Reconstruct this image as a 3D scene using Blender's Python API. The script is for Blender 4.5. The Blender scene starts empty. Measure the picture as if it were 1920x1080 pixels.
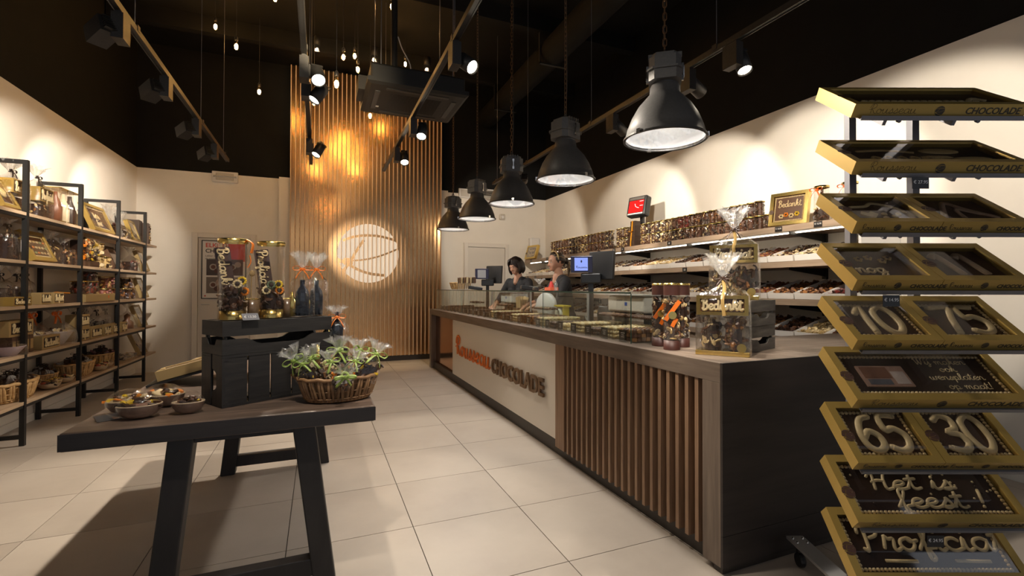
import bpy, math, random
from mathutils import Matrix, Vector, Euler
random.seed(7)
sc = bpy.context.scene
col = sc.collection
PI = math.pi
# ------------------------------------------------------------------ camera
YAW = 0.4011
cam_d = bpy.data.cameras.new('camera'); cam = bpy.data.objects.new('camera', cam_d); col.objects.link(cam)
cam.location = (0, 0, 1.2531)
cam_d.sensor_width = 36; cam_d.lens = 898.7355 / 1920 * 36
cam_d.shift_x = (960 - 979.3101) / 1920; cam_d.shift_y = (530.2284 - 540) / 1920
cam_d.clip_start = .05
_F = Vector((math.sin(YAW) * math.cos(.0117), math.cos(YAW) * math.cos(.0117), math.sin(.0117)))
_R = Vector((math.cos(YAW), -math.sin(YAW), 0)); _U = _R.cross(_F)
_R2 = _R * math.cos(.0018) + _U * math.sin(.0018); _U2 = _U * math.cos(.0018) - _R * math.sin(.0018)
cam.rotation_euler = Matrix((_R2, _U2, -_F)).transposed().to_euler()
sc.camera = cam
# ------------------------------------------------------------------ world, exposure
w = bpy.data.worlds.new('world'); sc.world = w; w.use_nodes = True
w.node_tree.nodes['Background'].inputs[0].default_value = (.86, .9, 1, 1)
w.node_tree.nodes['Background'].inputs[1].default_value = .18
sc.view_settings.view_transform = 'Standard'; sc.view_settings.look = 'None'
sc.view_settings.gamma = 1; sc.view_settings.use_curve_mapping = False
sc.view_settings.exposure = 1.08
sc.cycles.transparent_max_bounces = 40
sc.cycles.max_bounces = 9
sc.cycles.sample_clamp_indirect = 6
WARM = (1, .885, .74); WARM2 = (1, .72, .42); NEUT = (1, .93, .84)

# ------------------------------------------------------------------ helpers
class B:
    """collects primitives into one mesh"""
    def __init__(s):
        s.V = []; s.F = []; s.C = []; s.S = []; s.I = []; s.M = Matrix(); s.col = (1, 1, 1); s.sm = False; s.mi = 0
    def add(s, vs, fs):
        o = len(s.V); M = s.M
        s.V.extend([(M @ Vector(v))[:] for v in vs])
        for f in fs:
            s.F.append([o + i for i in f]); s.C.append(s.col); s.S.append(s.sm); s.I.append(s.mi)
        return s
    def box(s, x0, x1, y0, y1, z0, z1):
        t = s.sm; s.sm = False
        s.add([(x0,y0,z0),(x1,y0,z0),(x1,y1,z0),(x0,y1,z0),(x0,y0,z1),(x1,y0,z1),(x1,y1,z1),(x0,y1,z1)],
              [(3,2,1,0),(4,5,6,7),(0,1,5,4),(1,2,6,5),(2,3,7,6),(3,0,4,7)]); s.sm = t
        return s
    def cb(s, c, d, R=None):
        M = s.M; s.M = M @ Matrix.Translation(c) @ (R if R is not None else Matrix())
        s.box(-d[0]/2, d[0]/2, -d[1]/2, d[1]/2, -d[2]/2, d[2]/2); s.M = M
        return s
    def lathe(s, prof, n=16, cx=0, cy=0, sx=1, sy=1):
        vs = []; fs = []; rings = []
        for r, z in prof:
            if r < 1e-6:
                rings.append([len(vs)]); vs.append((cx, cy, z))
            else:
                rings.append(list(range(len(vs), len(vs) + n)))
                vs += [(cx + sx*r*math.cos(2*PI*k/n), cy + sy*r*math.sin(2*PI*k/n), z) for k in range(n)]
        for a, b in zip(rings, rings[1:]):
            for k in range(n):
                k2 = (k + 1) % n
                if len(a) == 1 and len(b) == 1: continue
                if len(a) == 1: fs.append((a[0], b[k2], b[k]))
                elif len(b) == 1: fs.append((a[k], a[k2], b[0]))
                else: fs.append((a[k], a[k2], b[k2], b[k]))
        return s.add(vs, fs)
    def cyl(s, p0, p1, r0, r1=None, n=10, cap=True):
        if r1 is None: r1 = r0
        p0 = Vector(p0); p1 = Vector(p1); d = p1 - p0; L = d.length
        if L < 1e-7: return s
        M = s.M; s.M = M @ Matrix.Translation(p0) @ d.to_track_quat('Z', 'Y').to_matrix().to_4x4()
        vs = [(r0*math.cos(2*PI*k/n), r0*math.sin(2*PI*k/n), 0) for k in range(n)] + [(r1*math.cos(2*PI*k/n), r1*math.sin(2*PI*k/n), L) for k in range(n)]
        s.add(vs, [(k, (k+1) % n, n + (k+1) % n, n + k) for k in range(n)])
        if cap:
            t = s.sm; s.sm = False; s.add(vs, [tuple(range(n-1, -1, -1)), tuple(range(n, 2*n))]); s.sm = t
        s.M = M
        return s
    def tube(s, pts, r, n=6, closed=False, flat=None):
        pts = [Vector(q) for q in pts]; m = len(pts); vs = []; fs = []
        if m < 2: return s
        up = None
        for i, q in enumerate(pts):
            a = pts[i-1] if (i > 0 or closed) else q; b = pts[(i+1) % m] if (i < m-1 or closed) else q
            t = (b - a)
            t = t.normalized() if t.length > 1e-9 else Vector((0, 0, 1))
            if up is None:
                up = Vector((0, 0, 1)) if abs(t.z) < .9 else Vector((1, 0, 0))
            u = (up - t * up.dot(t))
            u = u.normalized() if u.length > 1e-6 else t.orthogonal().normalized()
            up = u; v = t.cross(u)
            rr = r[i] if isinstance(r, (list, tuple)) else r
            f = 1 if flat is None else flat
            vs += [(q + u * (rr*f*math.cos(2*PI*k/n)) + v * (rr*math.sin(2*PI*k/n)))[:] for k in range(n)]
        for i in range(m if closed else m - 1):
            j = (i + 1) % m
            fs += [(i*n+k, i*n+(k+1) % n, j*n+(k+1) % n, j*n+k) for k in range(n)]
        if not closed: fs += [tuple(range(n-1, -1, -1)), tuple(range((m-1)*n, m*n))]
        return s.add(vs, fs)
    def prism(s, poly, z0, z1):
        n = len(poly)
        vs = [(x, y, z0) for x, y in poly] + [(x, y, z1) for x, y in poly]
        t = s.sm; s.sm = False
        s.add(vs, [tuple(range(n-1, -1, -1)), tuple(range(n, 2*n))]); s.sm = t
        return s.add(vs, [(k, (k+1) % n, n+(k+1) % n, n+k) for k in range(n)])
    def ell(s, c, r, nu=8, nv=5, R=None):
        M = s.M; s.M = M @ Matrix.Translation(c) @ (R if R is not None else Matrix()) @ Matrix.Diagonal((r[0], r[1], r[2], 1))
        s.lathe([(math.sin(PI*i/nv) if 0 < i < nv else 0, -math.cos(PI*i/nv)) for i in range(nv+1)], nu); s.M = M
        return s
    def sheet(s, grid):
        h = len(grid); wd = len(grid[0])
        return s.add([q for row in grid for q in row], [(i*wd+j, i*wd+j+1, (i+1)*wd+j+1, (i+1)*wd+j) for i in range(h-1) for j in range(wd-1)])
    def mesh(s, name, mats):
        me = bpy.data.meshes.new(name); me.from_pydata(s.V, [], s.F)
        if not isinstance(mats, (list, tuple)): mats = [mats]
        for m in mats: me.materials.append(m)
        me.polygons.foreach_set('use_smooth', s.S); me.polygons.foreach_set('material_index', s.I)
        if any(c != (1, 1, 1) for c in s.C):
            at = me.color_attributes.new('Col', 'FLOAT_COLOR', 'CORNER'); buf = []
            for f, c in zip(s.F, s.C): buf += [c[0], c[1], c[2], 1.0] * len(f)
            at.data.foreach_set('color', buf)
        me.update()
        return me

def put(name, me, parent=None, loc=(0, 0, 0), rot=(0, 0, 0), scale=None, bevel=0):
    o = bpy.data.objects.new(name, me); col.objects.link(o)
    o.location = loc; o.rotation_euler = rot
    if scale is not None: o.scale = (scale,)*3 if isinstance(scale, (int, float)) else scale
    if parent is not None: o.parent = parent
    if bevel:
        m = o.modifiers.new('bevel', 'BEVEL'); m.width = bevel; m.segments = 2; m.limit_method = 'ANGLE'; m.harden_normals = False
    return o
def obj(name, b, mats, parent=None, loc=(0, 0, 0), rot=(0, 0, 0), bevel=0):
    return put(name, b.mesh(name, mats), parent, loc, rot, None, bevel)
def tag(o, label, cat, group=None, kind=None):
    if label: o['label'] = label
    if cat: o['category'] = cat
    if group: o['group'] = group
    if kind: o['kind'] = kind
    return o
def thing(name, label, cat, loc=(0, 0, 0), rotz=0, group=None, rot=None):
    o = bpy.data.objects.new(name, None); col.objects.link(o); o.empty_display_size = .1
    o.location = loc; o.rotation_euler = rot if rot is not None else (0, 0, rotz)
    return tag(o, label, cat, group)
def struct(o):
    o['kind'] = 'structure'; return o
def dup(root, loc, rotz=0, label=None, group=None, rot=None, scale=None):
    r = root.copy(); col.objects.link(r); r.location = loc; r.rotation_euler = rot if rot is not None else (0, 0, rotz)
    if scale is not None: r.scale = (scale,)*3 if isinstance(scale, (int, float)) else scale
    if label: r['label'] = label
    if group: r['group'] = group
    for ch in list(root.children):
        c = ch.copy(); col.objects.link(c); c.parent = r
        for g in ch.children:
            d = g.copy(); col.objects.link(d); d.parent = c
    return r
class Proto:
    """a thing whose first placement is the original and whose later ones are copies"""
    def __init__(s, root): s.root = root; s.used = False
    def at(s, loc, rotz=0, label=None, group=None, rot=None, scale=None):
        if s.used: return dup(s.root, loc, rotz, label, group, rot, scale)
        s.used = True; r = s.root
        r.location = loc; r.rotation_euler = rot if rot is not None else (0, 0, rotz)
        if scale is not None: r.scale = (scale,)*3 if isinstance(scale, (int, float)) else scale
        if label: r['label'] = label
        if group: r['group'] = group
        return r
ORD = 'first second third fourth fifth sixth seventh eighth ninth tenth eleventh twelfth thirteenth fourteenth fifteenth sixteenth seventeenth eighteenth nineteenth twentieth twenty-first twenty-second twenty-third twenty-fourth twenty-fifth twenty-sixth twenty-seventh twenty-eighth twenty-ninth thirtieth'.split()
RX = lambda a: Matrix.Rotation(a, 4, 'X')
RY = lambda a: Matrix.Rotation(a, 4, 'Y')
RZ = lambda a: Matrix.Rotation(a, 4, 'Z')
TR = lambda x, y, z: Matrix.Translation((x, y, z))

def smooth_pts(pts, k=4, closed=False):
    P = [Vector(q) for q in pts]; n = len(P); out = []
    if n < 3: return P
    for i in range(n if closed else n - 1):
        p0 = P[i-1] if (i > 0 or closed) else P[0]; p1 = P[i]; p2 = P[(i+1) % n]
        p3 = P[(i+2) % n] if (i + 2 < n or closed) else P[-1]
        for j in range(k):
            t = j / k
            out.append(.5*((2*p1) + (p2-p0)*t + (2*p0-5*p1+4*p2-p3)*t*t + (3*p1-p0-3*p2+p3)*t**3))
    if not closed: out.append(P[-1])
    return out

def text_mesh(name, txt, size, ext, mt, bold=0.0, spacing=1.0):
    """flat or raised lettering; lies in XY, left aligned at the origin"""
    c = bpy.data.curves.new(name, 'FONT'); c.body = txt; c.size = size; c.extrude = ext; c.offset = bold; c.space_character = spacing
    c.resolution_u = 3
    o = bpy.data.objects.new(name, c); col.objects.link(o)
    dg = bpy.context.evaluated_depsgraph_get(); dg.update()
    me = bpy.data.meshes.new_from_object(o.evaluated_get(dg)); me.name = name
    me.materials.clear(); me.materials.append(mt)
    bpy.data.objects.remove(o); bpy.data.curves.remove(c)
    return me

# ------------------------------------------------------------------ materials
MATS = {}
def mat(name, c, rough=.5, metal=0, c2=None, nscale=5, stretch=(1, 1, 1), bump=0, spec=.5, attr=False, coat=0, rand=0, emit=None, es=0, detail=4, ramp=(.35, .65), trans=0):
    if name in MATS: return MATS[name]
    m = bpy.data.materials.new(name); m.use_nodes = True; nt = m.node_tree; N = nt.nodes; L = nt.links
    p = N['Principled BSDF']
    p.inputs['Base Color'].default_value = (*c, 1); p.inputs['Roughness'].default_value = rough; p.inputs['Metallic'].default_value = metal
    p.inputs['Specular IOR Level'].default_value = spec; p.inputs['Coat Weight'].default_value = coat; p.inputs['Coat Roughness'].default_value = .08
    p.inputs['Transmission Weight'].default_value = trans
    src = None
    if attr:
        a = N.new('ShaderNodeAttribute'); a.attribute_name = 'Col'; src = a.outputs['Color']
    if c2 is not None or bump or rand:
        tc = N.new('ShaderNodeTexCoord'); mp = N.new('ShaderNodeMapping'); mp.inputs['Scale'].default_value = stretch
        L.new(tc.outputs['Object'], mp.inputs['Vector'])
        if rand:
            oi = N.new('ShaderNodeObjectInfo'); ad = N.new('ShaderNodeVectorMath'); ad.operation = 'ADD'
            ml = N.new('ShaderNodeMath'); ml.operation = 'MULTIPLY'; ml.inputs[1].default_value = 37.0
            L.new(oi.outputs['Random'], ml.inputs[0]); L.new(mp.outputs[0], ad.inputs[0]); L.new(ml.outputs[0], ad.inputs[1]); vec = ad.outputs[0]
        else: vec = mp.outputs[0]
        nz = N.new('ShaderNodeTexNoise'); nz.inputs['Scale'].default_value = nscale; nz.inputs['Detail'].default_value = detail; nz.inputs['Roughness'].default_value = .6
        L.new(vec, nz.inputs['Vector'])
        if c2 is not None:
            r = N.new('ShaderNodeValToRGB'); r.color_ramp.elements[0].position = ramp[0]; r.color_ramp.elements[1].position = ramp[1]
            r.color_ramp.elements[0].color = (*c, 1); r.color_ramp.elements[1].color = (*c2, 1)
            L.new(nz.outputs['Fac'], r.inputs['Fac']); s2 = r.outputs['Color']
            if src is not None:
                mx = N.new('ShaderNodeMix'); mx.data_type = 'RGBA'; mx.blend_type = 'MULTIPLY'; mx.inputs['Factor'].default_value = 1
                L.new(src, mx.inputs['A']); L.new(s2, mx.inputs['B']); src = mx.outputs['Result']
            else: src = s2
        if rand and src is not None:
            hs = N.new('ShaderNodeHueSaturation'); mr = N.new('ShaderNodeMapRange'); mr.inputs['To Min'].default_value = 1 - rand; mr.inputs['To Max'].default_value = 1 + rand
            L.new(oi.outputs['Random'], mr.inputs['Value']); L.new(mr.outputs[0], hs.inputs['Value']); L.new(src, hs.inputs['Color']); src = hs.outputs['Color']
        if bump:
            bp = N.new('ShaderNodeBump'); bp.inputs['Strength'].default_value = bump; bp.inputs['Distance'].default_value = .01
            L.new(nz.outputs['Fac'], bp.inputs['Height']); L.new(bp.outputs['Normal'], p.inputs['Normal'])
    if src is not None: L.new(src, p.inputs['Base Color'])
    if emit is not None:
        p.inputs['Emission Color'].default_value = (*emit, 1); p.inputs['Emission Strength'].default_value = es
    MATS[name] = m
    return m
def clear(name, tint=(1, 1, 1), base=.04, edge=.5, rough=.05, bump=0, nscale=20, gcol=(1, 1, 1), milky=0):
    """thin clear sheet: glass pane, acetate tube, cellophane"""
    m = bpy.data.materials.new(name); m.use_nodes = True; nt = m.node_tree; N = nt.nodes; L = nt.links
    N.remove(N['Principled BSDF']); out = N['Material Output']
    t = N.new('ShaderNodeBsdfTransparent'); t.inputs[0].default_value = (*tint, 1)
    g = N.new('ShaderNodeBsdfGlossy'); g.inputs['Roughness'].default_value = rough; g.inputs['Color'].default_value = (*gcol, 1)
    lw = N.new('ShaderNodeLayerWeight'); lw.inputs['Blend'].default_value = .35
    mr = N.new('ShaderNodeMapRange'); mr.inputs['To Min'].default_value = base; mr.inputs['To Max'].default_value = edge
    L.new(lw.outputs['Facing'], mr.inputs['Value'])
    if bump:
        tc = N.new('ShaderNodeTexCoord'); nz = N.new('ShaderNodeTexNoise'); nz.inputs['Scale'].default_value = nscale; nz.inputs['Detail'].default_value = 3
        bp = N.new('ShaderNodeBump'); bp.inputs['Strength'].default_value = bump; bp.inputs['Distance'].default_value = .02
        L.new(tc.outputs['Object'], nz.inputs['Vector']); L.new(nz.outputs['Fac'], bp.inputs['Height'])
        L.new(bp.outputs['Normal'], g.inputs['Normal']); L.new(bp.outputs['Normal'], lw.inputs['Normal'])
    mx = N.new('ShaderNodeMixShader'); L.new(mr.outputs[0], mx.inputs[0]); L.new(t.outputs[0], mx.inputs[1]); L.new(g.outputs[0], mx.inputs[2])
    sh = mx.outputs[0]
    if milky:
        d = N.new('ShaderNodeBsdfDiffuse'); d.inputs[0].default_value = (.9, .88, .84, 1)
        m2 = N.new('ShaderNodeMixShader'); m2.inputs[0].default_value = milky; L.new(sh, m2.inputs[1]); L.new(d.outputs[0], m2.inputs[2]); sh = m2.outputs[0]
    L.new(sh, out.inputs['Surface'])
    MATS[name] = m
    return m
def glow(name, c, s):
    m = bpy.data.materials.new(name); m.use_nodes = True; N = m.node_tree.nodes; N.remove(N['Principled BSDF'])
    e = N.new('ShaderNodeEmission'); e.inputs[0].default_value = (*c, 1); e.inputs[1].default_value = s
    m.node_tree.links.new(e.outputs[0], N['Material Output'].inputs['Surface']); MATS[name] = m
    return m

WHITE = mat('wall paint', (.77, .72, .64), .7, c2=(.80, .75, .67), nscale=3)
BLACKW = mat('black wall paint', (.0075, .007, .0065), .8, c2=(.0095, .009, .008), nscale=4, spec=.2)
TILE = mat('beige floor tile', (.385, .33, .275), .45, c2=(.45, .392, .33), nscale=1.6, detail=6, rand=.05, spec=.4)
GROUT = mat('dark grout', (.07, .058, .045), .9)
OAKC = mat('grey brown counter wood', (.112, .082, .062), .42, c2=(.19, .145, .112), nscale=3, stretch=(9, .7, 9), bump=.04)
OAKV = mat('grey brown upright wood', (.112, .082, .062), .42, c2=(.19, .145, .112), nscale=3, stretch=(9, 9, .7), bump=.04)
OAKX = mat('grey brown worktop wood', (.112, .082, .062), .42, c2=(.20, .15, .115), nscale=3, stretch=(.7, 9, 9), bump=.04)
ENDP = mat('dark end panel wood', (.019, .0145, .013), .55, c2=(.034, .026, .023), nscale=3, stretch=(.6, 6, 6), bump=.03)
SLATC = mat('brown slat wood', (.20, .115, .066), .5, c2=(.30, .18, .105), nscale=4, stretch=(12, 12, .8), bump=.04)
PLINTH = mat('dark plinth', (.035, .028, .022), .5)
COPPER = mat('copper sheet', (.64, .37, .17), .22, 1, c2=(.70, .42, .20), nscale=1.2)
SLATP = mat('light panel slat wood', (.66, .47, .29), .45, c2=(.76, .56, .37), nscale=4, stretch=(12, 12, .6))
LOGOW = mat('white logo film', (.82, .79, .74), .5)
BLK = mat('black metal', (.006, .006, .006), .5, .0, bump=.02, nscale=60)
BLKM = mat('matt black enamel', (.022, .021, .020), .42, .2, c2=(.03, .028, .027), nscale=90, bump=.05)
GRAPH = mat('graphite enamel', (.085, .082, .080), .42, .2, c2=(.10, .097, .095), nscale=90, bump=.05)
BLKP = mat('black plastic', (.013, .013, .014), .38)
RUST = mat('rusty chain steel', (.20, .115, .055), .55, .7, c2=(.10, .055, .03), nscale=40)
STEEL = mat('brushed steel', (.56, .55, .54), .36, .6)
STEELB = mat('grey painted steel', (.20, .20, .22), .45, .6)
CHROME = mat('chrome', (.75, .74, .72), .12, 1)
SHELFW = mat('light oak shelf', (.37, .26, .165), .5, c2=(.50, .37, .25), nscale=3, stretch=(9, .7, 9), bump=.03)
SHELFR = mat('grey oak wall shelf', (.27, .195, .135), .5, c2=(.37, .275, .195), nscale=3, stretch=(9, .7, 9), bump=.03)
TABW = mat('dark table wood', (.075, .052, .04), .42, c2=(.155, .105, .078), nscale=3, stretch=(.7, 10, 10), bump=.05)
TABE = mat('black stained table frame', (.014, .012, .012), .5, c2=(.022, .019, .018), nscale=6, stretch=(3, 3, 1), bump=.03)
CRATE = mat('black stained crate wood', (.008, .007, .007), .6, c2=(.020, .017, .015), nscale=4, stretch=(1.5, 12, 12), bump=.12)
CRATEG = mat('grey stained crate wood', (.045, .04, .034), .6, c2=(.115, .10, .085), nscale=4, stretch=(1.5, 12, 12), bump=.12)
GOLD = mat('gold card', (.40, .265, .065), .34, .5, c2=(.45, .305, .085), nscale=2)
GOLDB = mat('bright gold foil', (.75, .55, .18), .22, 1)
GOLDD = mat('dull gold card', (.40, .28, .12), .5, .3)
CHOC = mat('chocolate', (1, 1, 1), .42, attr=True, c2=(.8, .8, .8), nscale=30, bump=.08, ramp=(.3, .5))
PLAIN = mat('coloured paper and plastic', (1, 1, 1), .5, attr=True)
SATIN = mat('satin ribbon', (1, 1, 1), .3, attr=True, spec=.6)
WCARD = mat('white card', (.78, .74, .69), .6)
GLASS = clear('vitrine glass', (.965, .985, .97), .02, .32, .02)
GLASSE = mat('green glass edge', (.05, .10, .075), .15, spec=.8)
ACET = clear('clear acetate', (.97, .96, .94), .025, .42, .05)
CELLO = clear('cellophane', (.985, .985, .98), .035, .55, .10, bump=.55, nscale=28)
FILM = clear('thin wrap film', (.99, .99, .985), .015, .28, .10, bump=.4, nscale=30)
CELLOT = clear('cellophane tuft', (.96, .96, .95), .08, .6, .2, bump=.7, nscale=40, milky=.10)
WICK = mat('wicker', (.17, .085, .035), .55, c2=(.34, .19, .085), nscale=30, bump=.1)
WICKL = mat('light wicker', (.40, .235, .09), .55, c2=(.58, .37, .16), nscale=30, bump=.1)
SHELLW = mat('coconut shell', (.10, .055, .035), .5, c2=(.20, .12, .08), nscale=12, bump=.1)
SHELLI = mat('coconut inside', (.48, .36, .24), .6)
WHITEP = mat('white plastic', (.72, .70, .67), .4)
BEIGEP = mat('beige plastic', (.55, .50, .43), .45)
CABLE = mat('black cable', (.02, .02, .02), .5)
WCABLE = mat('white cable', (.7, .68, .64), .5)
TAGM = mat('black price card', (.013, .012, .012), .4)
INK = mat('white ink', (.75, .74, .72), .6)
ORANGE = mat('orange lettering', (.72, .17, .02), .4)
BROWNL = mat('brown lettering', (.17, .095, .045), .45)
# chocolate colours
DK = (.030, .012, .006); ML = (.095, .036, .014); WH = (.72, .57, .32); CR = (.60, .42, .18); CA = (.30, .13, .04); RD = (.16, .02, .012); PK = (.42, .17, .16)
YE = (.75, .50, .02); OR = (.75, .22, .01); GR = (.16, .30, .06)
# ------------------------------------------------------------------ room shell
XL, XR, YB, ZB, ZC = -2.486, 4.2, 8.716, 3.034, 4.91
YF = -1.6
b = B().box(XL-.1, XR+.1, YF, YB+.1, -.06, -.004); floor = struct(obj('floor', b, GROUT))
cache = {}
xs = [XL] + [1.0634 + .6*c for c in range(-5, 6)] + [XR]; ys = [YF] + [1.356 + .6*j for j in range(-4, 13)] + [YB]
for i in range(len(xs)-1):
    for j in range(len(ys)-1):
        wx = xs[i+1]-xs[i]-.0042; wy = ys[j+1]-ys[j]-.0042
        if wx < .02 or wy < .02: continue
        k = (round(wx, 4), round(wy, 4))
        if k not in cache: cache[k] = B().box(-wx/2, wx/2, -wy/2, wy/2, -.012, 0).mesh('tile', TILE)
        put('tile', cache[k], floor, ((xs[i]+xs[i+1])/2, (ys[j]+ys[j+1])/2, 0))
struct(obj('ceiling', B().box(XL-.1, XR+.1, YF-2.6, YB+.1, ZC, ZC+.1), BLACKW))
def wall(name, lo, up):
    o = struct(obj(name, lo, WHITE)); obj('black_upper_wall', up, BLACKW, o); return o
wall('wall_left', B().box(XL-.1, XL, YF, YB+.1, -.05, ZB), B().box(XL-.1, XL-.012, YF, YB+.1, ZB, ZC))
wall('wall_right', B().box(XR, XR+.1, YF, YB+.1, -.05, ZB), B().box(XR+.012, XR+.1, YF, YB+.1, ZB, ZC))
wb = wall('wall_back', B().box(XL, XR, YB, YB+.1, -.05, ZB), B().box(XL-.012, XR+.012, YB+.012, YB+.1, ZB, ZC))
# pier behind the slatted panel
struct(obj('wall_pier', B().box(-.60, 2.16, 8.575, YB, 0, ZB), WHITE))
for i, (y0, y1) in enumerate([(XL, -1.80), (-.915, -.60), (2.16, 2.48), (3.41, XR)]):
    struct(obj('baseboard_back', B().box(y0, y1, YB-.012, YB, 0, .07), WHITE))
struct(obj('baseboard_left', B().box(XL, XL+.012, YF, YB-.012, 0, .07), WHITE))
# ceiling beams and duct up in the dark
for y in (2.2, 4.0, 5.8, 7.6):
    struct(obj('trim_1', B().box(XL, XR, y-.06, y+.06, ZC-.22, ZC), BLACKW))
o = thing('ventilation_duct', 'long black round duct under the dark ceiling', 'duct', (2.9, 0, ZC-.45))
b = B(); b.sm = True; b.cyl((0, 1.2, 0), (0, 8.6, 0), .18, n=20); obj('pipe', b, BLACKW, o)
for y in (2.2, 4.0, 5.8, 7.6): obj('strap', B().box(-.2, .2, y-.02, y+.02, -.19, -.175).box(-.2, -.19, y-.02, y+.02, -.19, .24).box(.19, .2, y-.02, y+.02, -.19, .24), BLK, o)

# doors in the back wall
DOORM = mat('door paint', (.66, .61, .54), .5); FRAMEM = mat('door frame paint', (.72, .67, .60), .45)
def door(n, x0, x1, h, hinge):
    d = struct(obj('door_%d' % n, B().box(x0+.075, x1-.075, YB-.03, YB-.006, .008, h-.07), DOORM, bevel=.003))
    f = B().box(x0, x0+.07, YB-.05, YB, 0, h).box(x1-.07, x1, YB-.05, YB, 0, h).box(x0+.07, x1-.07, YB-.05, YB, h-.065, h)
    f.box(x0-.012, x0, YB-.03, YB, 0, h+.012).box(x1, x1+.012, YB-.03, YB, 0, h+.012).box(x0, x1, YB-.03, YB, h, h+.012)
    obj('door_frame', f, FRAMEM, d, bevel=.004)
    hx = x0+.13 if hinge else x1-.13
    g = B(); g.cyl((hx, YB-.03, 1.0), (hx, YB-.075, 1.0), .009); g.cyl((hx, YB-.07, 1.0), (hx+(.11 if hinge else -.11), YB-.07, 1.0), .008)
    hn = obj('door_handle', g, STEEL, d); hn['label'] = 'steel lever handle'
    return d
door(1, -1.78, -.933, 2.09, True); door(2, 2.504, 3.386, 2.10, False)

# poster on the left door
o = thing('poster', 'framed poster about chocolate hanging on the left back door', 'poster', (-1.36, YB-.05, 1.085))
PW, PH = .60, .90
obj('frame', B().box(-.3, .3, 0, .018, 0, .012).box(-.3, .3, 0, .018, PH-.012, PH).box(-.3, -.288, 0, .018, 0, PH).box(.288, .3, 0, .018, 0, PH), BLK, o)
sh = obj('sheet', B().box(-.288, .288, .008, .016, .012, PH-.012), mat('poster paper', (.74, .71, .67), .5), o)
red = mat('poster red', (.55, .05, .03), .5); blk = mat('poster black', (.02, .02, .02), .5)
put('headline', text_mesh('headline', 'ELKE DAG', .092, .0008, red, .0015), o, (-.25, .007, PH-.105), (PI/2, 0, 0))
put('headline', text_mesh('headline', 'CHOCOLADE', .084, .0008, blk, .0015), o, (-.25, .007, PH-.19), (PI/2, 0, 0))
put('small_print', text_mesh('small_print', 'Lekker voor bij de koffie, in', .036, .0008, blk), o, (-.25, .007, PH-.25), (PI/2, 0, 0))
put('small_print', text_mesh('small_print', 'de mooiste bonbons', .036, .0008, blk), o, (-.25, .007, PH-.292), (PI/2, 0, 0))
b = B(); b.col = (.55, .05, .03); b.box(.05, .28, .006, .008, PH-.32, PH-.03)
for i, (x, z, cc) in enumerate([(-.235, .36, (.06, .045, .04)), (.02, .36, (.10, .06, .05)), (-.235, .085, (.16, .13, .11)), (.02, .085, (.25, .2, .17))]):
    b.col = cc; b.box(x, x+.235, .0055, .0075, z, z+.25)
    b.col = (.42, .38, .34); b.M = TR(x+.09, .005, z+.13) @ RX(PI/2); b.lathe([(0, 0), (.05, 0), (.05, .002)], 14); b.col = (.12, .05, .03); b.M = TR(x+.09, .004, z+.13) @ RX(PI/2); b.lathe([(0, 0), (.032, 0), (.032, .002)], 12)
    b.col = (.35, .25, .2); b.M = TR(x+.165, .0048, z+.17) @ RX(PI/2); b.lathe([(0, 0), (.045, 0), (.045, .002)], 12); b.col = (.08, .03, .02); b.M = TR(x+.14, .0046, z+.07) @ RX(PI/2); b.lathe([(0, 0), (.04, 0), (.04, .002)], 12); b.M = Matrix()
b.col = (.55, .05, .03); b.box(-.26, -.24, .0055, .0075, .035, .055)
obj('print', b, PLAIN, o)

# small fittings on the back wall
o = thing('emergency_light', 'white emergency light box high on the wall above the poster', 'light', (-1.36, YB, 2.90))
obj('housing', B().box(-.175, .175, -.05, 0, 0, .165), WHITEP, o, bevel=.008)
obj('tube_guard', B().box(-.12, .12, -.062, -.05, .03, .135), mat('frosted cover', (.55, .52, .47), .25), o, bevel=.006)
g = B(); g.cyl((-.15, -.066, .085), (.15, -.066, .085), .009); obj('tube', g, STEEL, o); obj('clip', B().box(-.155, -.135, -.068, -.05, .07, .1), STEEL, o); obj('clip', B().box(.135, .155, -.068, -.05, .07, .1), STEEL, o)
o = thing('air_vent', 'white louvred air vent high on the wall behind the hanging lamps', 'vent', (2.92, YB, 2.90))
obj('frame', B().box(-.22, .22, -.03, 0, 0, .025).box(-.22, .22, -.03, 0, .225, .25).box(-.22, -.195, -.03, 0, .025, .225).box(.195, .22, -.03, 0, .025, .225), WHITEP, o)
for k in range(7): obj('slat', B().cb((0, -.015, .045+.027*k), (.39, .03, .003), RX(.6)), mat('vent slat', (.45, .41, .36), .5), o)
o = thing('wall_socket_box', 'white box with a bracket beside the louvred vent', 'box', (2.52, YB, 2.95))
obj('body', B().box(-.13, .10, -.05, 0, 0, .17), WHITEP, o, bevel=.006); obj('hatch', B().box(-.09, .07, -.058, -.05, .02, .15), BEIGEP, o, bevel=.003)
o = thing('motion_sensor', 'small beige motion sensor on the wall above the right back door', 'sensor', (3.26, YB, 2.58))
obj('body', B().box(-.06, .06, -.05, 0, 0, .11), BEIGEP, o, bevel=.015); g = B(); g.sm = True; g.ell((0, -.05, .05), (.035, .02, .035)); obj('lens', g, WHITEP, o)
o = thing('towel_dispenser', 'white paper towel dispenser on the back wall by the gold frame', 'dispenser', (3.92, YB, 1.92))
obj('body', B().box(-.10, .10, -.12, 0, .03, .33), WHITEP, o, bevel=.015); obj('tray', B().box(-.11, .11, -.16, 0, 0, .022), WHITEP, o, bevel=.004)

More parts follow.
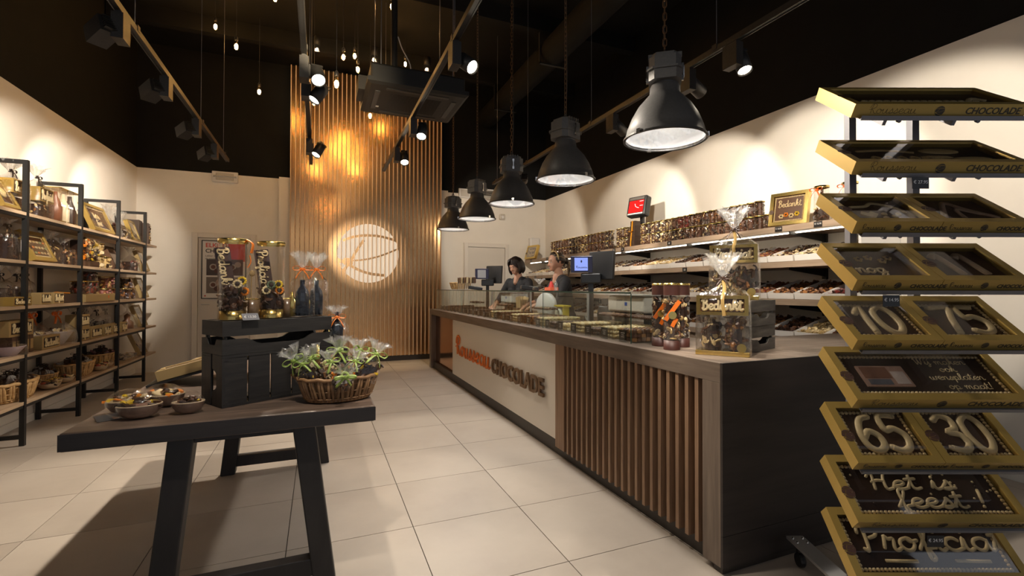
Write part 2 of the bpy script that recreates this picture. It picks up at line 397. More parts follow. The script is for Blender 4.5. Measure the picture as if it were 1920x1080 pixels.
# ------------------------------------------------------------------ slatted copper panel with logo
PX0, PX1, PYF, PZT = -.44, 2.02, 8.50, 4.83
pn = thing('slatted_feature_panel', 'tall copper wall panel with vertical slats and round white logo', 'panel', (0, 0, 0))
obj('copper_backing', B().box(PX0, PX1, PYF, PYF+.045, .09, PZT), COPPER, pn)
obj('base_plinth', B().box(PX0, PX1, PYF+.005, PYF+.045, 0, .09), PLINTH, pn)
NS = 36; pitch = (PX1-PX0-.02)/(NS-1)
slm = B().box(-.0065, .0065, -.030, 0, .09, PZT).mesh('slat', SLATP)
for i in range(NS): put('slat', slm, pn, (PX0+.01+i*pitch, PYF, 0))
# logo printed on the copper: white disc with open strokes, cut into fine columns
LC = (.772, 1.842); LR = .497
def dseg(x, z, pts):
    best = 9
    for (x0, z0), (x1, z1) in zip(pts, pts[1:]):
        dx, dz = x1-x0, z1-z0; t = max(0, min(1, ((x-x0)*dx+(z-z0)*dz)/(dx*dx+dz*dz)))
        best = min(best, math.hypot(x-x0-dx*t, z-z0-dz*t))
    return best
def arc(pts): return [(q[0], q[1]) for q in smooth_pts([(a, c, 0) for a, c in pts], 6)]
S1 = arc([(-.42, .42-.0), (-.20, .50), (.05, .535), (.30, .51), (.62, .44)]); S1 = [(x, z+.06) for x, z in S1]
# strokes in units of the radius
K1 = arc([(-.80, .42), (-.45, .555), (.0, .615), (.42, .59), (.80, .50), (1.05, .40)])
K2 = arc([(-.18, .42), (-.38, .10), (-.58, -.28)])
K3 = arc([(-.48, -.255), (-.15, -.22), (.25, -.12), (.62, .02), (1.05, .22)])
K4 = arc([(-1.1, -.18), (-.85, -.28), (-.60, -.42), (-.25, -.60), (.10, -.70), (.50, -.745)])
K5 = arc([(-.60, -.28), (-.72, -.48), (-.85, -.70)])
def logo_in(x, z):
    if x*x+z*z > 1: return False
    if dseg(x, z, K1) < .042 or dseg(x, z, K2) < .045 or dseg(x, z, K3) < .028 or dseg(x, z, K4) < .045: return False
    if dseg(x, z, K5) < .05: return False
    if -.98 < x < -.5 and abs(z + .27 + .02) < .06 + .05*(x+.5 > -.3): return False
    return True
def logo_runs(NX, NZ):
    out = []
    for i in range(NX):
        x = -1 + (i+.5)*2/NX; st = None
        for j in range(NZ+1):
            z = -1 + (j+.5)*2/NZ; v = j < NZ and logo_in(x, z)
            if v and st is None: st = -1 + j*2/NZ
            if not v and st is not None: out.append((-1+i*2/NX, -1+(i+1)*2/NX, st, -1+j*2/NZ)); st = None
    return out
RUNS = logo_runs(150, 150)
b = B()
for x0, x1, z0, z1 in RUNS:
    b.add([(LC[0]+LR*x0, PYF-.0015, LC[1]+LR*z0), (LC[0]+LR*x1, PYF-.0015, LC[1]+LR*z0), (LC[0]+LR*x1, PYF-.0015, LC[1]+LR*z1), (LC[0]+LR*x0, PYF-.0015, LC[1]+LR*z1)], [(0, 1, 2, 3)])
lg = obj('logo', b, LOGOW, pn); lg['label'] = 'round white logo with open letter strokes'

# ------------------------------------------------------------------ lamps
def spot_light(name, parent, loc, aim, power, size, blend=.5, colr=WARM, rad=.03):
    l = bpy.data.lights.new(name, 'SPOT'); l.energy = power; l.spot_size = size; l.spot_blend = blend; l.color = colr; l.shadow_soft_size = rad
    o = bpy.data.objects.new(name, l); col.objects.link(o)
    d = Vector(aim) - Vector(loc); o.rotation_euler = d.to_track_quat('-Z', 'Y').to_euler()
    o.location = Vector(loc); o.parent = parent
    return o
LENS = glow('spot lens', (1, .86, .66), 26)
ZT = 2.8
gear_me = B().box(-.028, .028, -.055, .055, -.155, -.012).mesh('gear_box', BLKM)
adap_me = B().box(-.016, .016, -.045, .045, -.012, .004).mesh('adapter', BLKM)
b = B(); b.sm = True; b.lathe([(0, .075), (.040, .075), (.046, .06), (.046, -.06), (.042, -.06), (.040, -.045), (0, -.045)], 20); head_me = b.mesh('lamp_head', BLKM)
b = B(); b.box(-.048, .048, -.048, .048, -.03, .07).box(-.048, -.043, -.048, .048, -.07, -.03).box(.043, .048, -.048, .048, -.07, -.03).box(-.043, .043, -.048, -.043, -.07, -.03).box(-.043, .043, .043, .048, -.07, -.03); headq_me = b.mesh('lamp_head', BLKM)
b = B(); b.lathe([(0, -.047), (.040, -.047)], 20); lens_me = b.mesh('lens', LENS)
fin = B()
for k in range(7): fin.box(-.036, .036, -.036+.012*k-.002, -.036+.012*k+.002, .075, .095)
fin_me = fin.mesh('cooling_fins', BLKM)
arm_me = B().box(-.006, .006, -.02, .02, -.13, -.05).mesh('arm', BLKM)
def spot(x, y, aim, label, side=1, power=100, size=.75, square=False, rail='', blend=.5, colr=WARM):
    t = thing('track_spotlight', label, 'spotlight', (x, y, ZT-.018), 0, 'ceiling track spotlights')
    put('adapter', adap_me, t); put('gear_box', gear_me, t, (0, 0, 0))
    hp = Vector((.082*side, 0, -.115))
    d = (Vector(aim) - (Vector((x, y, ZT-.018)) + hp)).normalized(); q = (-d).to_track_quat('Z', 'Y').to_euler()
    put('arm', arm_me, t, (.032*side, 0, 0))
    hd = put('lamp_head', headq_me if square else head_me, t, hp, q)
    put('lens', lens_me, hd); put('cooling_fins', fin_me, hd)
    spot_light('beam', t, hp + d*.06, Vector(aim) - Vector((x, y, ZT-.018)), power, size, blend, colr)
    return t
def track(x, y0, y1, label, wires):
    t = thing('lighting_track', label, 'lighting track', (x, 0, ZT))
    obj('rail', B().box(-.018, .018, y0, y1, -.016, .018).box(-.018, -.010, y0, y1, -.02, -.016).box(.010, .018, y0, y1, -.02, -.016), BLKM, t)
    obj('end_cap', B().box(-.019, .019, y1, y1+.012, -.021, .019), BLKM, t)
    for y in wires:
        b = B(); b.cyl((0, y, .018), (0, y, ZC-ZT), .0022, n=5); wv = obj('suspension_wire', b, STEELB, t); obj('wire_clip', B().box(-.022, .022, y-.02, y+.02, -.004, .03), BLKM, wv)
track(-1.03, 0, 6.72, 'black lighting track hanging over the left shelves', (1.5, 3.55, 5.3, 6.45))
track(-.099, 0, 6.46, 'black lighting track hanging above the table, left of the ceiling unit', (1.5, 3.4, 5.2, 6.3))
track(.769, 0, 6.46, 'black lighting track hanging above the aisle, passing the ceiling unit', (1.5, 2.9, 6.3))
track(2.36, 0, 6.65, 'long black lighting track hanging above the right counter aisle', (1.2, 2.35, 3.9, 5.4, 6.5))
PW_L, PW_R, PW_C = 82, 68, 47
for i, (y, ty) in enumerate([(3.33, 4.7), (4.2, 5.7), (5.14, 6.6), (5.96, 7.6)]):
    spot(-1.03, y, (XL, ty, 2.0), 'square black spotlight over the left shelves, %s from the front' % ORD[i], -1, PW_L, .95, True)
spot(-.099, 3.47, (.35, 1.2, .2), 'black spotlight above the table, upper one of the close pair', 1, PW_C, .9)
spot(-.099, 3.80, (-1.6, 3.2, .0), 'black spotlight above the table, lower one of the close pair', 1, 115, 1.05)
spot(-.099, 5.36, (-1.3, 4.4, .0), 'black spotlight near the far end of the track by the copper panel', 1, 105, 1.0)
spot(-.099, 1.5, (-.25, 2.9, .75), 'added black spotlight out of view above the table, ahead of the close pair', 1, PW_C, .9)  # unseen extra lamp, put in for light on the table
spot(.769, 2.90, (1.95, 1.1, 1.0), 'black spotlight just in front of the ceiling unit', 1, 120, .9)
spot(.769, 4.35, (.35, 3.0, .4), 'black spotlight peeping out below the ceiling unit', 1, PW_C, .8)
spot(.769, 5.32, (.75, 3.6, .0), 'black spotlight at the far end of the aisle track', 1, PW_C, .9)
spot(.769, 1.1, (1.87, 1.84, 1.12), 'added black spotlight out of view at the near end of the aisle track', 1, 110, .36, blend=.6)  # unseen lamp added to brighten the gifts on the counter end
spot(.769, 1.75, (.75, 1.9, .0), 'added black spotlight out of view over the aisle near the entrance', 1, PW_C*.7, 1.0)  # extra lamp out of view, added for light on the aisle floor
spot(-1.03, 1.6, (.77, 8.5, 1.84), 'added black spotlight out of view aimed at the round logo from the left track', 1, 620, .19, blend=.5)  # lamp invented out of view so that the logo reads white
spot(-.099, 2.1, (.35, 8.5, 3.95), 'added black spotlight out of view aimed at the top of the slatted panel', 1, 230, .48, blend=.9, colr=(1, .80, .52))  # unseen lamp put in to turn the upper panel golden
for i, (y, ax, ay, az, sd, nm) in enumerate([(2.22, 2.35, 1.5, 0.9, 1, 'nearest lit one, beside the largest hanging lamp'), (2.62, XR, 3.0, 2.0, 1, 'beside the lit one'), (3.55, XR, 4.2, 2.0, 1, 'between the two largest hanging lamps'), (4.66, XR, 5.5, 2.0, 1, 'left of the second hanging lamp'), (5.7, 3.6, YB, 2.0, 1, 'the farthest one'), (1.3, XR, 2.1, 1.9, 1, 'added out of view at the near end')]):  # last entry is an unseen lamp, added to light the right wall
    spot(2.36, y, (ax, ay, az), 'black spotlight on the right counter track, ' + nm, sd, PW_R*(.5 if i == 0 else 1), 1.15, blend=.35)

# industrial pendant lamps over the counter
shade_o = [(.065, .285), (.075, .27), (.078, .235), (.095, .215), (.135, .17), (.168, .115), (.192, .055), (.203, .012), (.213, .004), (.213, -.004), (.205, -.006)]
b = B(); b.sm = True; b.lathe(shade_o, 40); pend_shade = b.mesh('lamp_shade', GRAPH)
b = B(); b.sm = True; b.lathe([(0, .20), (.07, .20), (.10, .19), (.135, .155), (.165, .105), (.188, .05), (.2, .01)], 40); b.F = [f[::-1] for f in b.F]; pend_in = b.mesh('reflector', mat('white enamel reflector', (.5, .5, .5), .3))
b = B(); b.sm = True; b.lathe([(0, -.004), (.2, -.004)], 40); pend_glass = b.mesh('glass_cover', clear('lamp glass', (.95, .97, 1), .06, .5, .04))
b = B(); b.tube([(.207*math.cos(2*PI*k/40), .207*math.sin(2*PI*k/40), 0) for k in range(40)], .0075, 6, True); pend_rim = b.mesh('rim', BLKM)
b = B()
oct_ = lambda r, c: [(r, -r+c), (r, r-c), (r-c, r), (-r+c, r), (-r, r-c), (-r, -r+c), (-r+c, -r), (r-c, -r)]
b.prism([(x*1.12, y*.92) for x, y in oct_(.088, .03)], .285, .335); b.prism([(x*1.12, y*.92) for x, y in oct_(.096, .03)], .335, .345); b.prism([(x*1.12, y*.92) for x, y in oct_(.086, .03)], .345, .405); b.prism([(x*1.12, y*.92) for x, y in oct_(.072, .025)], .405, .425)
b.sm = True; b.lathe([(.062, .255), (.07, .262), (.07, .285)], 24); b.lathe([(.05, .425), (.046, .437), (.0, .437)], 20); b.sm = False
for sx in (-1, 1):
    b.box(sx*.085-.012, sx*.085+.012, -.045, .045, .30, .395)
for k in range(5): b.box(-.05+.022*k, -.042+.022*k, -.083, .083, .405, .43)
pend_house = b.mesh('ballast_housing', GRAPH)
b = B(); b.cyl((0, -.092, .315), (0, -.092, .375), .006, n=6); b.box(-.008, .008, -.094, -.082, .30, .325).box(-.008, .008, -.094, -.082, .365, .39); b.M = RZ(PI); b.cyl((0, -.092, .315), (0, -.092, .375), .006, n=6); b.box(-.008, .008, -.094, -.082, .30, .325).box(-.008, .008, -.094, -.082, .365, .39)
pend_clip = b.mesh('toggle_clips', CHROME)
b = B()
for a in (.4, .4+2*PI/3, .4+4*PI/3): b.cb((.21*math.cos(a), .21*math.sin(a), .004), (.014, .02, .022), RZ(a))
pend_clip2 = b.mesh('rim_clips', CHROME)
b = B(); b.sm = True; b.ell((0, 0, .145), (.036, .036, .055), 14, 8); pend_bulb = b.mesh('bulb', glow('lamp bulb', (1, .93, .82), 7))
b = B(); L_ = .046; n_ = int((ZC-2.03-.475)/(L_*.74))
for k in range(n_):
    z = .475 + k*L_*.74; R = RZ(PI/2*(k % 2)); pts = []
    for (x, zz) in ((-.009, -.012), (-.0065, -.019), (0, -.022), (.0065, -.019), (.009, -.012), (.009, .012), (.0065, .019), (0, .022), (-.0065, .019), (-.009, .012)):
        v = R @ Vector((x, 0, zz)); pts.append((v.x, v.y, z+zz*0+zz))
    b.tube(pts, .0028, 4, True)
pend_chain = b.mesh('chain', RUST)
b = B(); b.tube(smooth_pts([(.0, .0, .437), (.012, .004, .55), (.018, .0, .8), (.01, .006, 1.3), (.016, 0, 1.9), (.008, 0, ZC-2.03)]), .003, 5); pend_cord = b.mesh('cord', CABLE)
b = B(); b.tube([(.014*math.cos(2*PI*k/14), 0, .452+.018*math.sin(2*PI*k/14)) for k in range(14)], .004, 5, True); pend_hook = b.mesh('hook', BLK)
PY = [2.002, 3.035, 4.083, 5.125, 6.17]
names = ['nearest and largest black dome pendant lamp over the counter', 'second black dome pendant lamp from the camera', 'middle black dome pendant lamp of the five over the counter', 'fourth black dome pendant lamp from the camera', 'farthest and smallest looking black dome pendant lamp over the counter']
for i, y in enumerate(PY):
    t = thing('pendant_lamp', names[i], 'lamp', (1.622 if i else 1.655, y, 2.03), [.9, .35, -.2, .5, .2][i], 'industrial pendant lamps')
    for nm, me in (('lamp_shade', pend_shade), ('reflector', pend_in), ('glass_cover', pend_glass), ('rim', pend_rim), ('ballast_housing', pend_house), ('chain', pend_chain), ('cord', pend_cord), ('hook', pend_hook), ('bulb', pend_bulb)): put(nm, me, t)
    hs = [c for c in t.children if c.name.startswith('ballast')][0]; put('toggle_clips', pend_clip, hs)
    put('rim_clips', pend_clip2, [c for c in t.children if c.name.startswith('rim')][0])
    spot_light('lamp_light', t, (0, 0, .085), (0, 0, -1), 20, 2.5, .25, NEUT, .05)

# bare filament bulbs on long cords
b = B(); b.sm = True; b.lathe([(0, -.09), (.016, -.088), (.028, -.072), (.031, -.05), (.028, -.025), (.020, .005), (.0145, .02)], 14); bulb_me = b.mesh('bulb', clear('bulb glass', (1, .86, .6), .05, .5, .03))
b = B(); b.sm = True; b.ell((0, 0, -.045), (.019, .019, .032), 12, 8); fil_me = b.mesh('filament', glow('filament glow', (1, .60, .24), 150))
b = B(); b.sm = True; b.lathe([(.0145, .018), (.0185, .022), (.0185, .06), (.012, .07), (.004, .078)], 12); sock_me = b.mesh('socket', BLKM)
BULBS = [(-1.234, 7.107, 4.622), (-.907, 6.432, 4.119), (-.763, 7.351, 3.959), (-.492, 6.249, 4.681), (.264, 6.369, 4.19), (.413, 6.63, 4.349), (.434, 6.353, 4.059), (.136, 4.698, 3.174), (-.072, 6.627, 3.66), (.633, 6.871, 3.672), (1.124, 6.978, 4.525), (.737, 5.513, 4.472)]
bl = ['highest at the far left', 'second from the left', 'lowest at the left beside the slatted panel', 'half cut off at the picture top', 'left of the close trio', 'right of the close trio', 'lowest of the close trio', 'largest, in front of the panel', 'over the left edge of the panel', 'just under the ceiling unit', 'just above the ceiling unit', 'above the ceiling unit pole']
for i, q in enumerate(BULBS):
    q = Vector(q)
    t = thing('pendant_bulb', 'glowing bare filament bulb on a cord, ' + bl[i], 'light bulb', q, 0, 'bare filament bulbs')
    put('bulb', bulb_me, t); put('filament', fil_me, t); put('socket', sock_me, t)
    c = B(); c.cyl((0, 0, .075), (0, 0, ZC-q.z), .0028, n=5); obj('cord', c, CABLE, t)

ACM = mat('dull black casing', (.009, .0085, .008), .55)
# ceiling cassette unit hanging in the aisle
t = thing('ceiling_air_unit', 'large black ceiling air conditioning unit hanging in the aisle', 'air conditioner', (.905, 5.13, 3.2))
HX, HY = .495, .43
b = B(); b.box(-HX+.03, HX-.03, -HY+.03, HY-.03, .05, .21); obj('body', b, ACM, t, bevel=.02)
b = B(); z0, z1 = 0, .06; i_ = .26
fr = [(-HX, -HY), (HX, -HY), (HX, HY), (-HX, HY)]; inn = [(-i_, -i_*.86), (i_, -i_*.86), (i_, i_*.86), (-i_, i_*.86)]; mid = [(x*.93, y*.93) for x, y in fr]
vs = [(x, y, z1) for x, y in fr] + [(x, y, .02) for x, y in fr] + [(x, y, 0) for x, y in mid] + [(x, y, 0) for x, y in inn] + [(x, y, .02) for x, y in inn]
fs = [(0, 3, 2, 1)]
for a in range(0, 16, 4): fs += [(a+k, a+(k+1) % 4, a+4+(k+1) % 4, a+4+k) for k in range(4)]
fs = [fs[0]] + fs[1:]; fs.append((16, 17, 18, 19)); b.add(vs, fs); obj('fascia', b, ACM, t)
for k in range(28):
    y = -i_*.86 + (k+.5)*2*i_*.86/28; obj('grille_bar', B().box(-i_, i_, y-.003, y+.003, .001, .014), BLKP, t)
for sx, sy, lx, ly in ((0, -1, .62, .05), (0, 1, .62, .05), (-1, 0, .05, .5), (1, 0, .05, .5)):
    cx, cy = sx*.385, sy*.32; obj('air_flap', B().box(cx-lx/2, cx+lx/2, cy-ly/2, cy+ly/2, -.006, .004), BLKP, t, bevel=.003)
obj('sticker', B().box(-.36, -.33, .16, .20, -.0015, .001), WHITEP, t)
b = B(); b.sm = True; b.cyl((-.18, .1, .2), (-.18, .1, ZC-3.2), .035, n=14); obj('pipe', b, ACM, t)
for sx in (-.36, .36):
    for sy in (-.3, .3): b = B(); b.cyl((sx, sy, .2), (sx, sy, ZC-3.2), .005, n=6); obj('threaded_rod', b, STEELB, t)
b = B(); b.tube(smooth_pts([(-.14, .1, .75), (-.10, .08, .62), (-.02, .05, .45), (-.03, .05, .32), (-.12, .08, .24)]), .006, 6); obj('white_cable', b, WCABLE, t)
obj('side_box', B().box(-HX-.06, -HX+.03, -.1, .25, .05, .19), ACM, t)

# black ceiling downlights, invented to brighten the slatted panel
for k, x in enumerate((-.05, .75, 1.55)):
    t = thing('added_downlight', 'added black downlight on the dark ceiling before the slatted panel, %s from the left' % ORD[k], 'downlight', (x, 7.55, ZC-.13), 0, 'added ceiling downlights')
    b = B(); b.sm = True; b.lathe([(0, .13), (.05, .13), (.05, 0), (.045, 0), (.043, .03), (0, .03)], 18); obj('housing', b, BLKM, t)
    b = B(); b.lathe([(0, .028), (.042, .028)], 16); obj('lens', b, glow('added downlight lens', (1, .8, .5), 1.5), t)
    spot_light('beam', t, (0, 0, -.03), (0, .9, -1.7), 330, 1.15, .6, (1, .76, .44))
# ------------------------------------------------------------------ stroke lettering (piped chocolate, sign script)
G = {
 'a': (.58, [[(.46,.40),(.32,.50),(.12,.42),(.05,.22),(.14,.03),(.30,.03),(.44,.25),(.46,.46),(.45,.12),(.52,.0),(.60,.07)]]),
 'c': (.48, [[(.42,.40),(.30,.50),(.12,.44),(.04,.22),(.14,.03),(.30,.0),(.50,.10)]]),
 'd': (.60, [[(.44,.40),(.30,.50),(.12,.42),(.05,.22),(.14,.03),(.30,.03),(.44,.25),(.48,1.0),(.46,.30),(.46,.10),(.54,.0),(.62,.07)]]),
 'e': (.48, [[(.02,.18),(.28,.24),(.40,.38),(.30,.50),(.14,.44),(.06,.22),(.16,.03),(.32,.0),(.50,.10)]]),
 'f': (.45, [[(.0,.05),(.22,.45),(.40,.92),(.32,1.05),(.22,.9),(.20,.3),(.18,-.35),(.30,-.30),(.26,.05),(.46,.12)]]),
 'g': (.55, [[(.46,.40),(.32,.50),(.12,.42),(.05,.22),(.14,.03),(.30,.03),(.44,.25),(.46,.46),(.44,-.20),(.30,-.40),(.12,-.30),(.35,-.05),(.56,.07)]]),
 'h': (.58, [[(.0,.05),(.20,.45),(.28,.95),(.18,.98),(.10,.6),(.08,.0),(.12,.3),(.28,.5),(.40,.42),(.40,.1),(.48,.0),(.58,.07)]]),
 'i': (.30, [[(.0,.10),(.12,.50),(.10,.12),(.18,.0),(.30,.07)], [(.14,.74),(.15,.78)]]),
 'j': (.30, [[(.0,.10),(.16,.50),(.14,-.2),(.02,-.38),(-.06,-.25),(.30,.07)], [(.18,.74),(.19,.78)]]),
 'k': (.55, [[(.0,.05),(.20,.45),(.28,.95),(.18,.98),(.10,.6),(.08,.0),(.12,.28),(.30,.50),(.40,.40),(.16,.24),(.34,.16),(.42,.0),(.56,.07)]]),
 'l': (.36, [[(.0,.05),(.20,.45),(.28,.95),(.18,1.0),(.10,.6),(.12,.08),(.22,.0),(.36,.07)]]),
 'm': (.80, [[(.0,.35),(.08,.5),(.10,.0),(.14,.32),(.26,.5),(.34,.4),(.34,.0),(.38,.32),(.52,.5),(.60,.4),(.60,.1),(.68,.0),(.80,.07)]]),
 'n': (.58, [[(.0,.35),(.08,.5),(.10,.0),(.14,.32),(.28,.5),(.40,.42),(.40,.1),(.47,.0),(.58,.07)]]),
 'o': (.54, [[(.30,.50),(.12,.42),(.05,.22),(.15,.02),(.32,.02),(.44,.22),(.38,.44),(.28,.5),(.36,.36),(.56,.40)]]),
 'p': (.58, [[(.0,.30),(.12,.52),(.10,.0),(.06,-.42),(.12,.2),(.26,.5),(.42,.42),(.44,.18),(.30,.0),(.16,.06),(.40,.0),(.58,.07)]]),
 'r': (.44, [[(.0,.10),(.10,.48),(.12,.58),(.20,.46),(.34,.46),(.28,.1),(.34,.0),(.46,.08)]]),
 's': (.44, [[(.0,.05),(.22,.40),(.26,.54),(.34,.30),(.34,.08),(.20,-.02),(.08,.06),(.46,.07)]]),
 't': (.40, [[(.0,.10),(.14,.45),(.20,.92),(.16,.3),(.18,.06),(.28,.0),(.42,.07)], [(.02,.62),(.36,.66)]]),
 'u': (.58, [[(.0,.30),(.07,.5),(.06,.16),(.14,.0),(.28,.05),(.40,.5),(.39,.12),(.47,.0),(.58,.07)]]),
 'w': (.76, [[(.0,.30),(.07,.5),(.06,.14),(.14,.0),(.28,.06),(.34,.45),(.35,.1),(.44,.0),(.58,.1),(.62,.5),(.76,.42)]]),
 'R': (.62, [[(.16,.02),(.14,.55),(.22,.98)], [(.0,.62),(.06,.92),(.28,1.06),(.50,.92),(.46,.66),(.22,.52),(-.05,.40),(.20,.46),(.42,.12),(.54,.0),(.66,.05)]]),
 'B': (.62, [[(.18,1.0),(.16,.5),(.12,.0)], [(.0,.80),(.10,1.02),(.34,1.06),(.48,.88),(.38,.62),(.22,.56),(.46,.50),(.52,.24),(.38,.02),(.14,-.02),(.04,.12)]]),
 'P': (.60, [[(.20,1.0),(.18,.5),(.12,-.02),(.02,.06)], [(.0,.72),(.06,.98),(.30,1.08),(.54,.92),(.50,.62),(.28,.50)]]),
 'H': (.74, [[(.0,.80),(.10,.98),(.20,.92),(.16,.5),(.10,.0)], [(.62,1.0),(.52,.6),(.50,.0),(.72,.06)], [(.10,.45),(.30,.56),(.52,.50)]]),
 'W': (.92, [[(.0,.85),(.10,1.0),(.12,.6),(.16,.0),(.32,.35),(.44,.92),(.48,.0),(.66,.4),(.80,1.0),(.90,.92)]]),
 'J': (.50, [[(.10,.85),(.26,1.0),(.40,.95),(.34,.4),(.22,-.15),(.04,-.2),(.10,.0),(.50,.1)]]),
 '!': (.36, [[(.26,1.0),(.16,.30)], [(.12,.04),(.13,.07)]]),
 ' ': (.40, []),
 '0': (.66, [[(.30,1.0),(.10,.80),(.06,.40),(.18,.04),(.38,.02),(.54,.30),(.54,.72),(.42,.96),(.30,1.0)]]),
 '1': (.42, [[(.04,.74),(.24,1.0),(.22,.5),(.20,.0)]]),
 '3': (.62, [[(.06,.86),(.26,1.0),(.48,.88),(.46,.62),(.24,.52),(.48,.44),(.54,.18),(.34,.0),(.06,.08)]]),
 '5': (.62, [[(.50,.98),(.14,.98),(.12,.58),(.34,.62),(.54,.42),(.48,.12),(.26,.0),(.04,.10)]]),
 '6': (.62, [[(.48,.96),(.24,.88),(.08,.50),(.10,.14),(.30,.0),(.50,.14),(.50,.40),(.30,.54),(.12,.36)]]),
 '7': (.60, [[(.04,.96),(.52,.98),(.36,.5),(.22,.0)]]),
}
def strokes(b, txt, h, r, x0=0, y0=0, z=0, n=6, kx=1.0, k=4, flat=.7):
    """piped writing in the XY plane, letter height h; returns its width"""
    x = x0
    for ch in txt:
        wd, ss = G[ch]
        for st in ss:
            pts = smooth_pts([(x + px*h*kx, y0 + py*h, z) for px, py in st], k) if len(st) > 2 else [Vector((x + px*h*kx, y0 + py*h, z)) for px, py in st]
            b.tube(pts, r, n, flat=flat)
            for e in (pts[0], pts[-1]): b.ell(e, (r, r, r*flat), 6, 4)
        x += wd*h*kx
    return x - x0
def width(txt, h, kx=1.0): return sum(G[c][0] for c in txt)*h*kx
def small_logo(b, cx, cy, r, z, n=26):
    for x0, x1, y0, y1 in SMALL:
        b.add([(cx+r*x0, cy+r*y0, z), (cx+r*x1, cy+r*y0, z), (cx+r*x1, cy+r*y1, z), (cx+r*x0, cy+r*y1, z)], [(0, 1, 2, 3)])
SMALL = logo_runs(26, 40)

# ------------------------------------------------------------------ counter
ct = thing('shop_counter', 'long L shaped wooden shop counter with slatted front and white sign panel', 'counter', (0, 0, 0))
CX, CY0, CY1, CZ = 1.626, 1.604, 7.61, .926
b = B().box(CX, 2.30, CY0, CY1, CZ-.088, CZ); obj('worktop', b, OAKC, ct, bevel=.002)
b = B().box(2.3005, 3.68, CY0, 2.36, CZ-.088, CZ); obj('return_worktop', b, OAKX, ct, bevel=.002)
obj('end_upright', B().box(CX, CX+.10, CY0+.0005, CY0+.108, .03, CZ-.0885), OAKV, ct, bevel=.002)
obj('far_upright', B().box(CX, 2.28, CY1-.11, CY1, .0, CZ-.0885), OAKV, ct, bevel=.002)
obj('end_panel', B().box(CX+.0005, 3.68, CY0-.012, CY0, .17, CZ), ENDP, ct); obj('end_panel_base', B().box(CX+.0005, 3.68, CY0-.012, CY0, .03, .168), ENDP, ct)
obj('plinth', B().box(CX+.045, 2.22, CY0+.11, CY1-.11, 0, .105).box(CX+.01, 3.68, CY0, CY0+.05, 0, .03), PLINTH, ct)
obj('carcass', B().box(1.74, 2.24, CY0+.03, CY1-.115, .105, CZ-.09).box(2.24, 3.66, CY0+.03, 2.30, .03, CZ-.09), PLINTH, ct)
obj('sign_panel', B().box(1.668, 1.735, 3.215, 6.34, .105, CZ-.089), mat('white lacquer', (.74, .69, .61), .38), ct)
obj('copper_panel', B().box(1.70, 1.735, 6.345, CY1-.112, .105, CZ-.089), mat('dark copper sheet', (.42, .20, .09), .12, 1), ct)
obj('jamb_board', B().box(1.632, 1.735, 3.075, 3.212, .075, CZ-.089), SLATC, ct)
obj('slat_backing', B().box(1.70, 1.735, CY0+.11, 3.07, .105, CZ-.089), PLINTH, ct)
sm_ = B().box(1.632, 1.699, -.0115, .0115, .075, CZ-.089).mesh('front_slat', SLATC)
for k in range(20): put('front_slat', sm_, ct, (0, 1.755 + k*(1.295/19.4), 0))
# sign lettering, standing proud of the white panel
MS = Matrix(((0, 0, -1, 1.662), (-1, 0, 0, 0), (0, 1, 0, 0), (0, 0, 0, 1)))   # x-> -y, y-> z
b = B(); b.sm = True; b.M = MS @ TR(-6.10, .405, .008); strokes(b, 'Rousseau', .225, .0115, n=8, kx=1.39, k=6, flat=.8)
o = obj('sign_script', b, ORANGE, ct); o['label'] = 'orange handwritten word Rousseau on the white panel'
me = text_mesh('sign_capitals', 'CHOCOLADE', .20, .009, BROWNL, .005, 1.0)
wdt = max(v.co.x for v in me.vertices) - min(v.co.x for v in me.vertices)
o = put('sign_capitals', me, ct); o.matrix_world = MS @ TR(-4.70, .392, .012) @ Matrix.Diagonal((1.245/wdt, 1, 1, 1)); o['label'] = 'brown block letters CHOCOLADE on the white panel'
# switch row on the counter end? none shown

# ------------------------------------------------------------------ glass vitrine on the counter
vt = thing('glass_vitrine', 'low glass display case along the counter top', 'display case', (0, 0, CZ))
VX0, VX1, VZ = 1.70, 2.14, .305
seams = [2.362, 3.572, 4.78, 6.05, 7.45]
for a, c in zip(seams, seams[1:]):
    obj('front_pane', B().box(VX0, VX0+.006, a+.002, c-.002, .001, VZ-.008), GLASS, vt)
    obj('top_pane', B().box(VX0, VX1, a+.001, c-.001, VZ-.008, VZ), GLASS, vt)
    obj('pane_edge', B().box(VX0-.0006, VX0, a-.001, c-.002, VZ-.009, VZ+.0006), GLASSE, vt)
for y in seams:
    obj('side_pane' if y in (seams[0], seams[-1]) else 'divider_pane', B().box(VX0+.007, VX1-.02, y-.003, y+.003, .001, VZ-.009), GLASS, vt)
    obj('pane_edge', B().box(VX0-.0006, VX0+.002, y-.0035, y+.0035, .001, VZ-.008), GLASSE, vt)
for y in seams[:]:
    obj('rear_post', B().box(VX1-.02, VX1-.005, y-.008, y+.008, .001, VZ-.009), STEEL, vt)

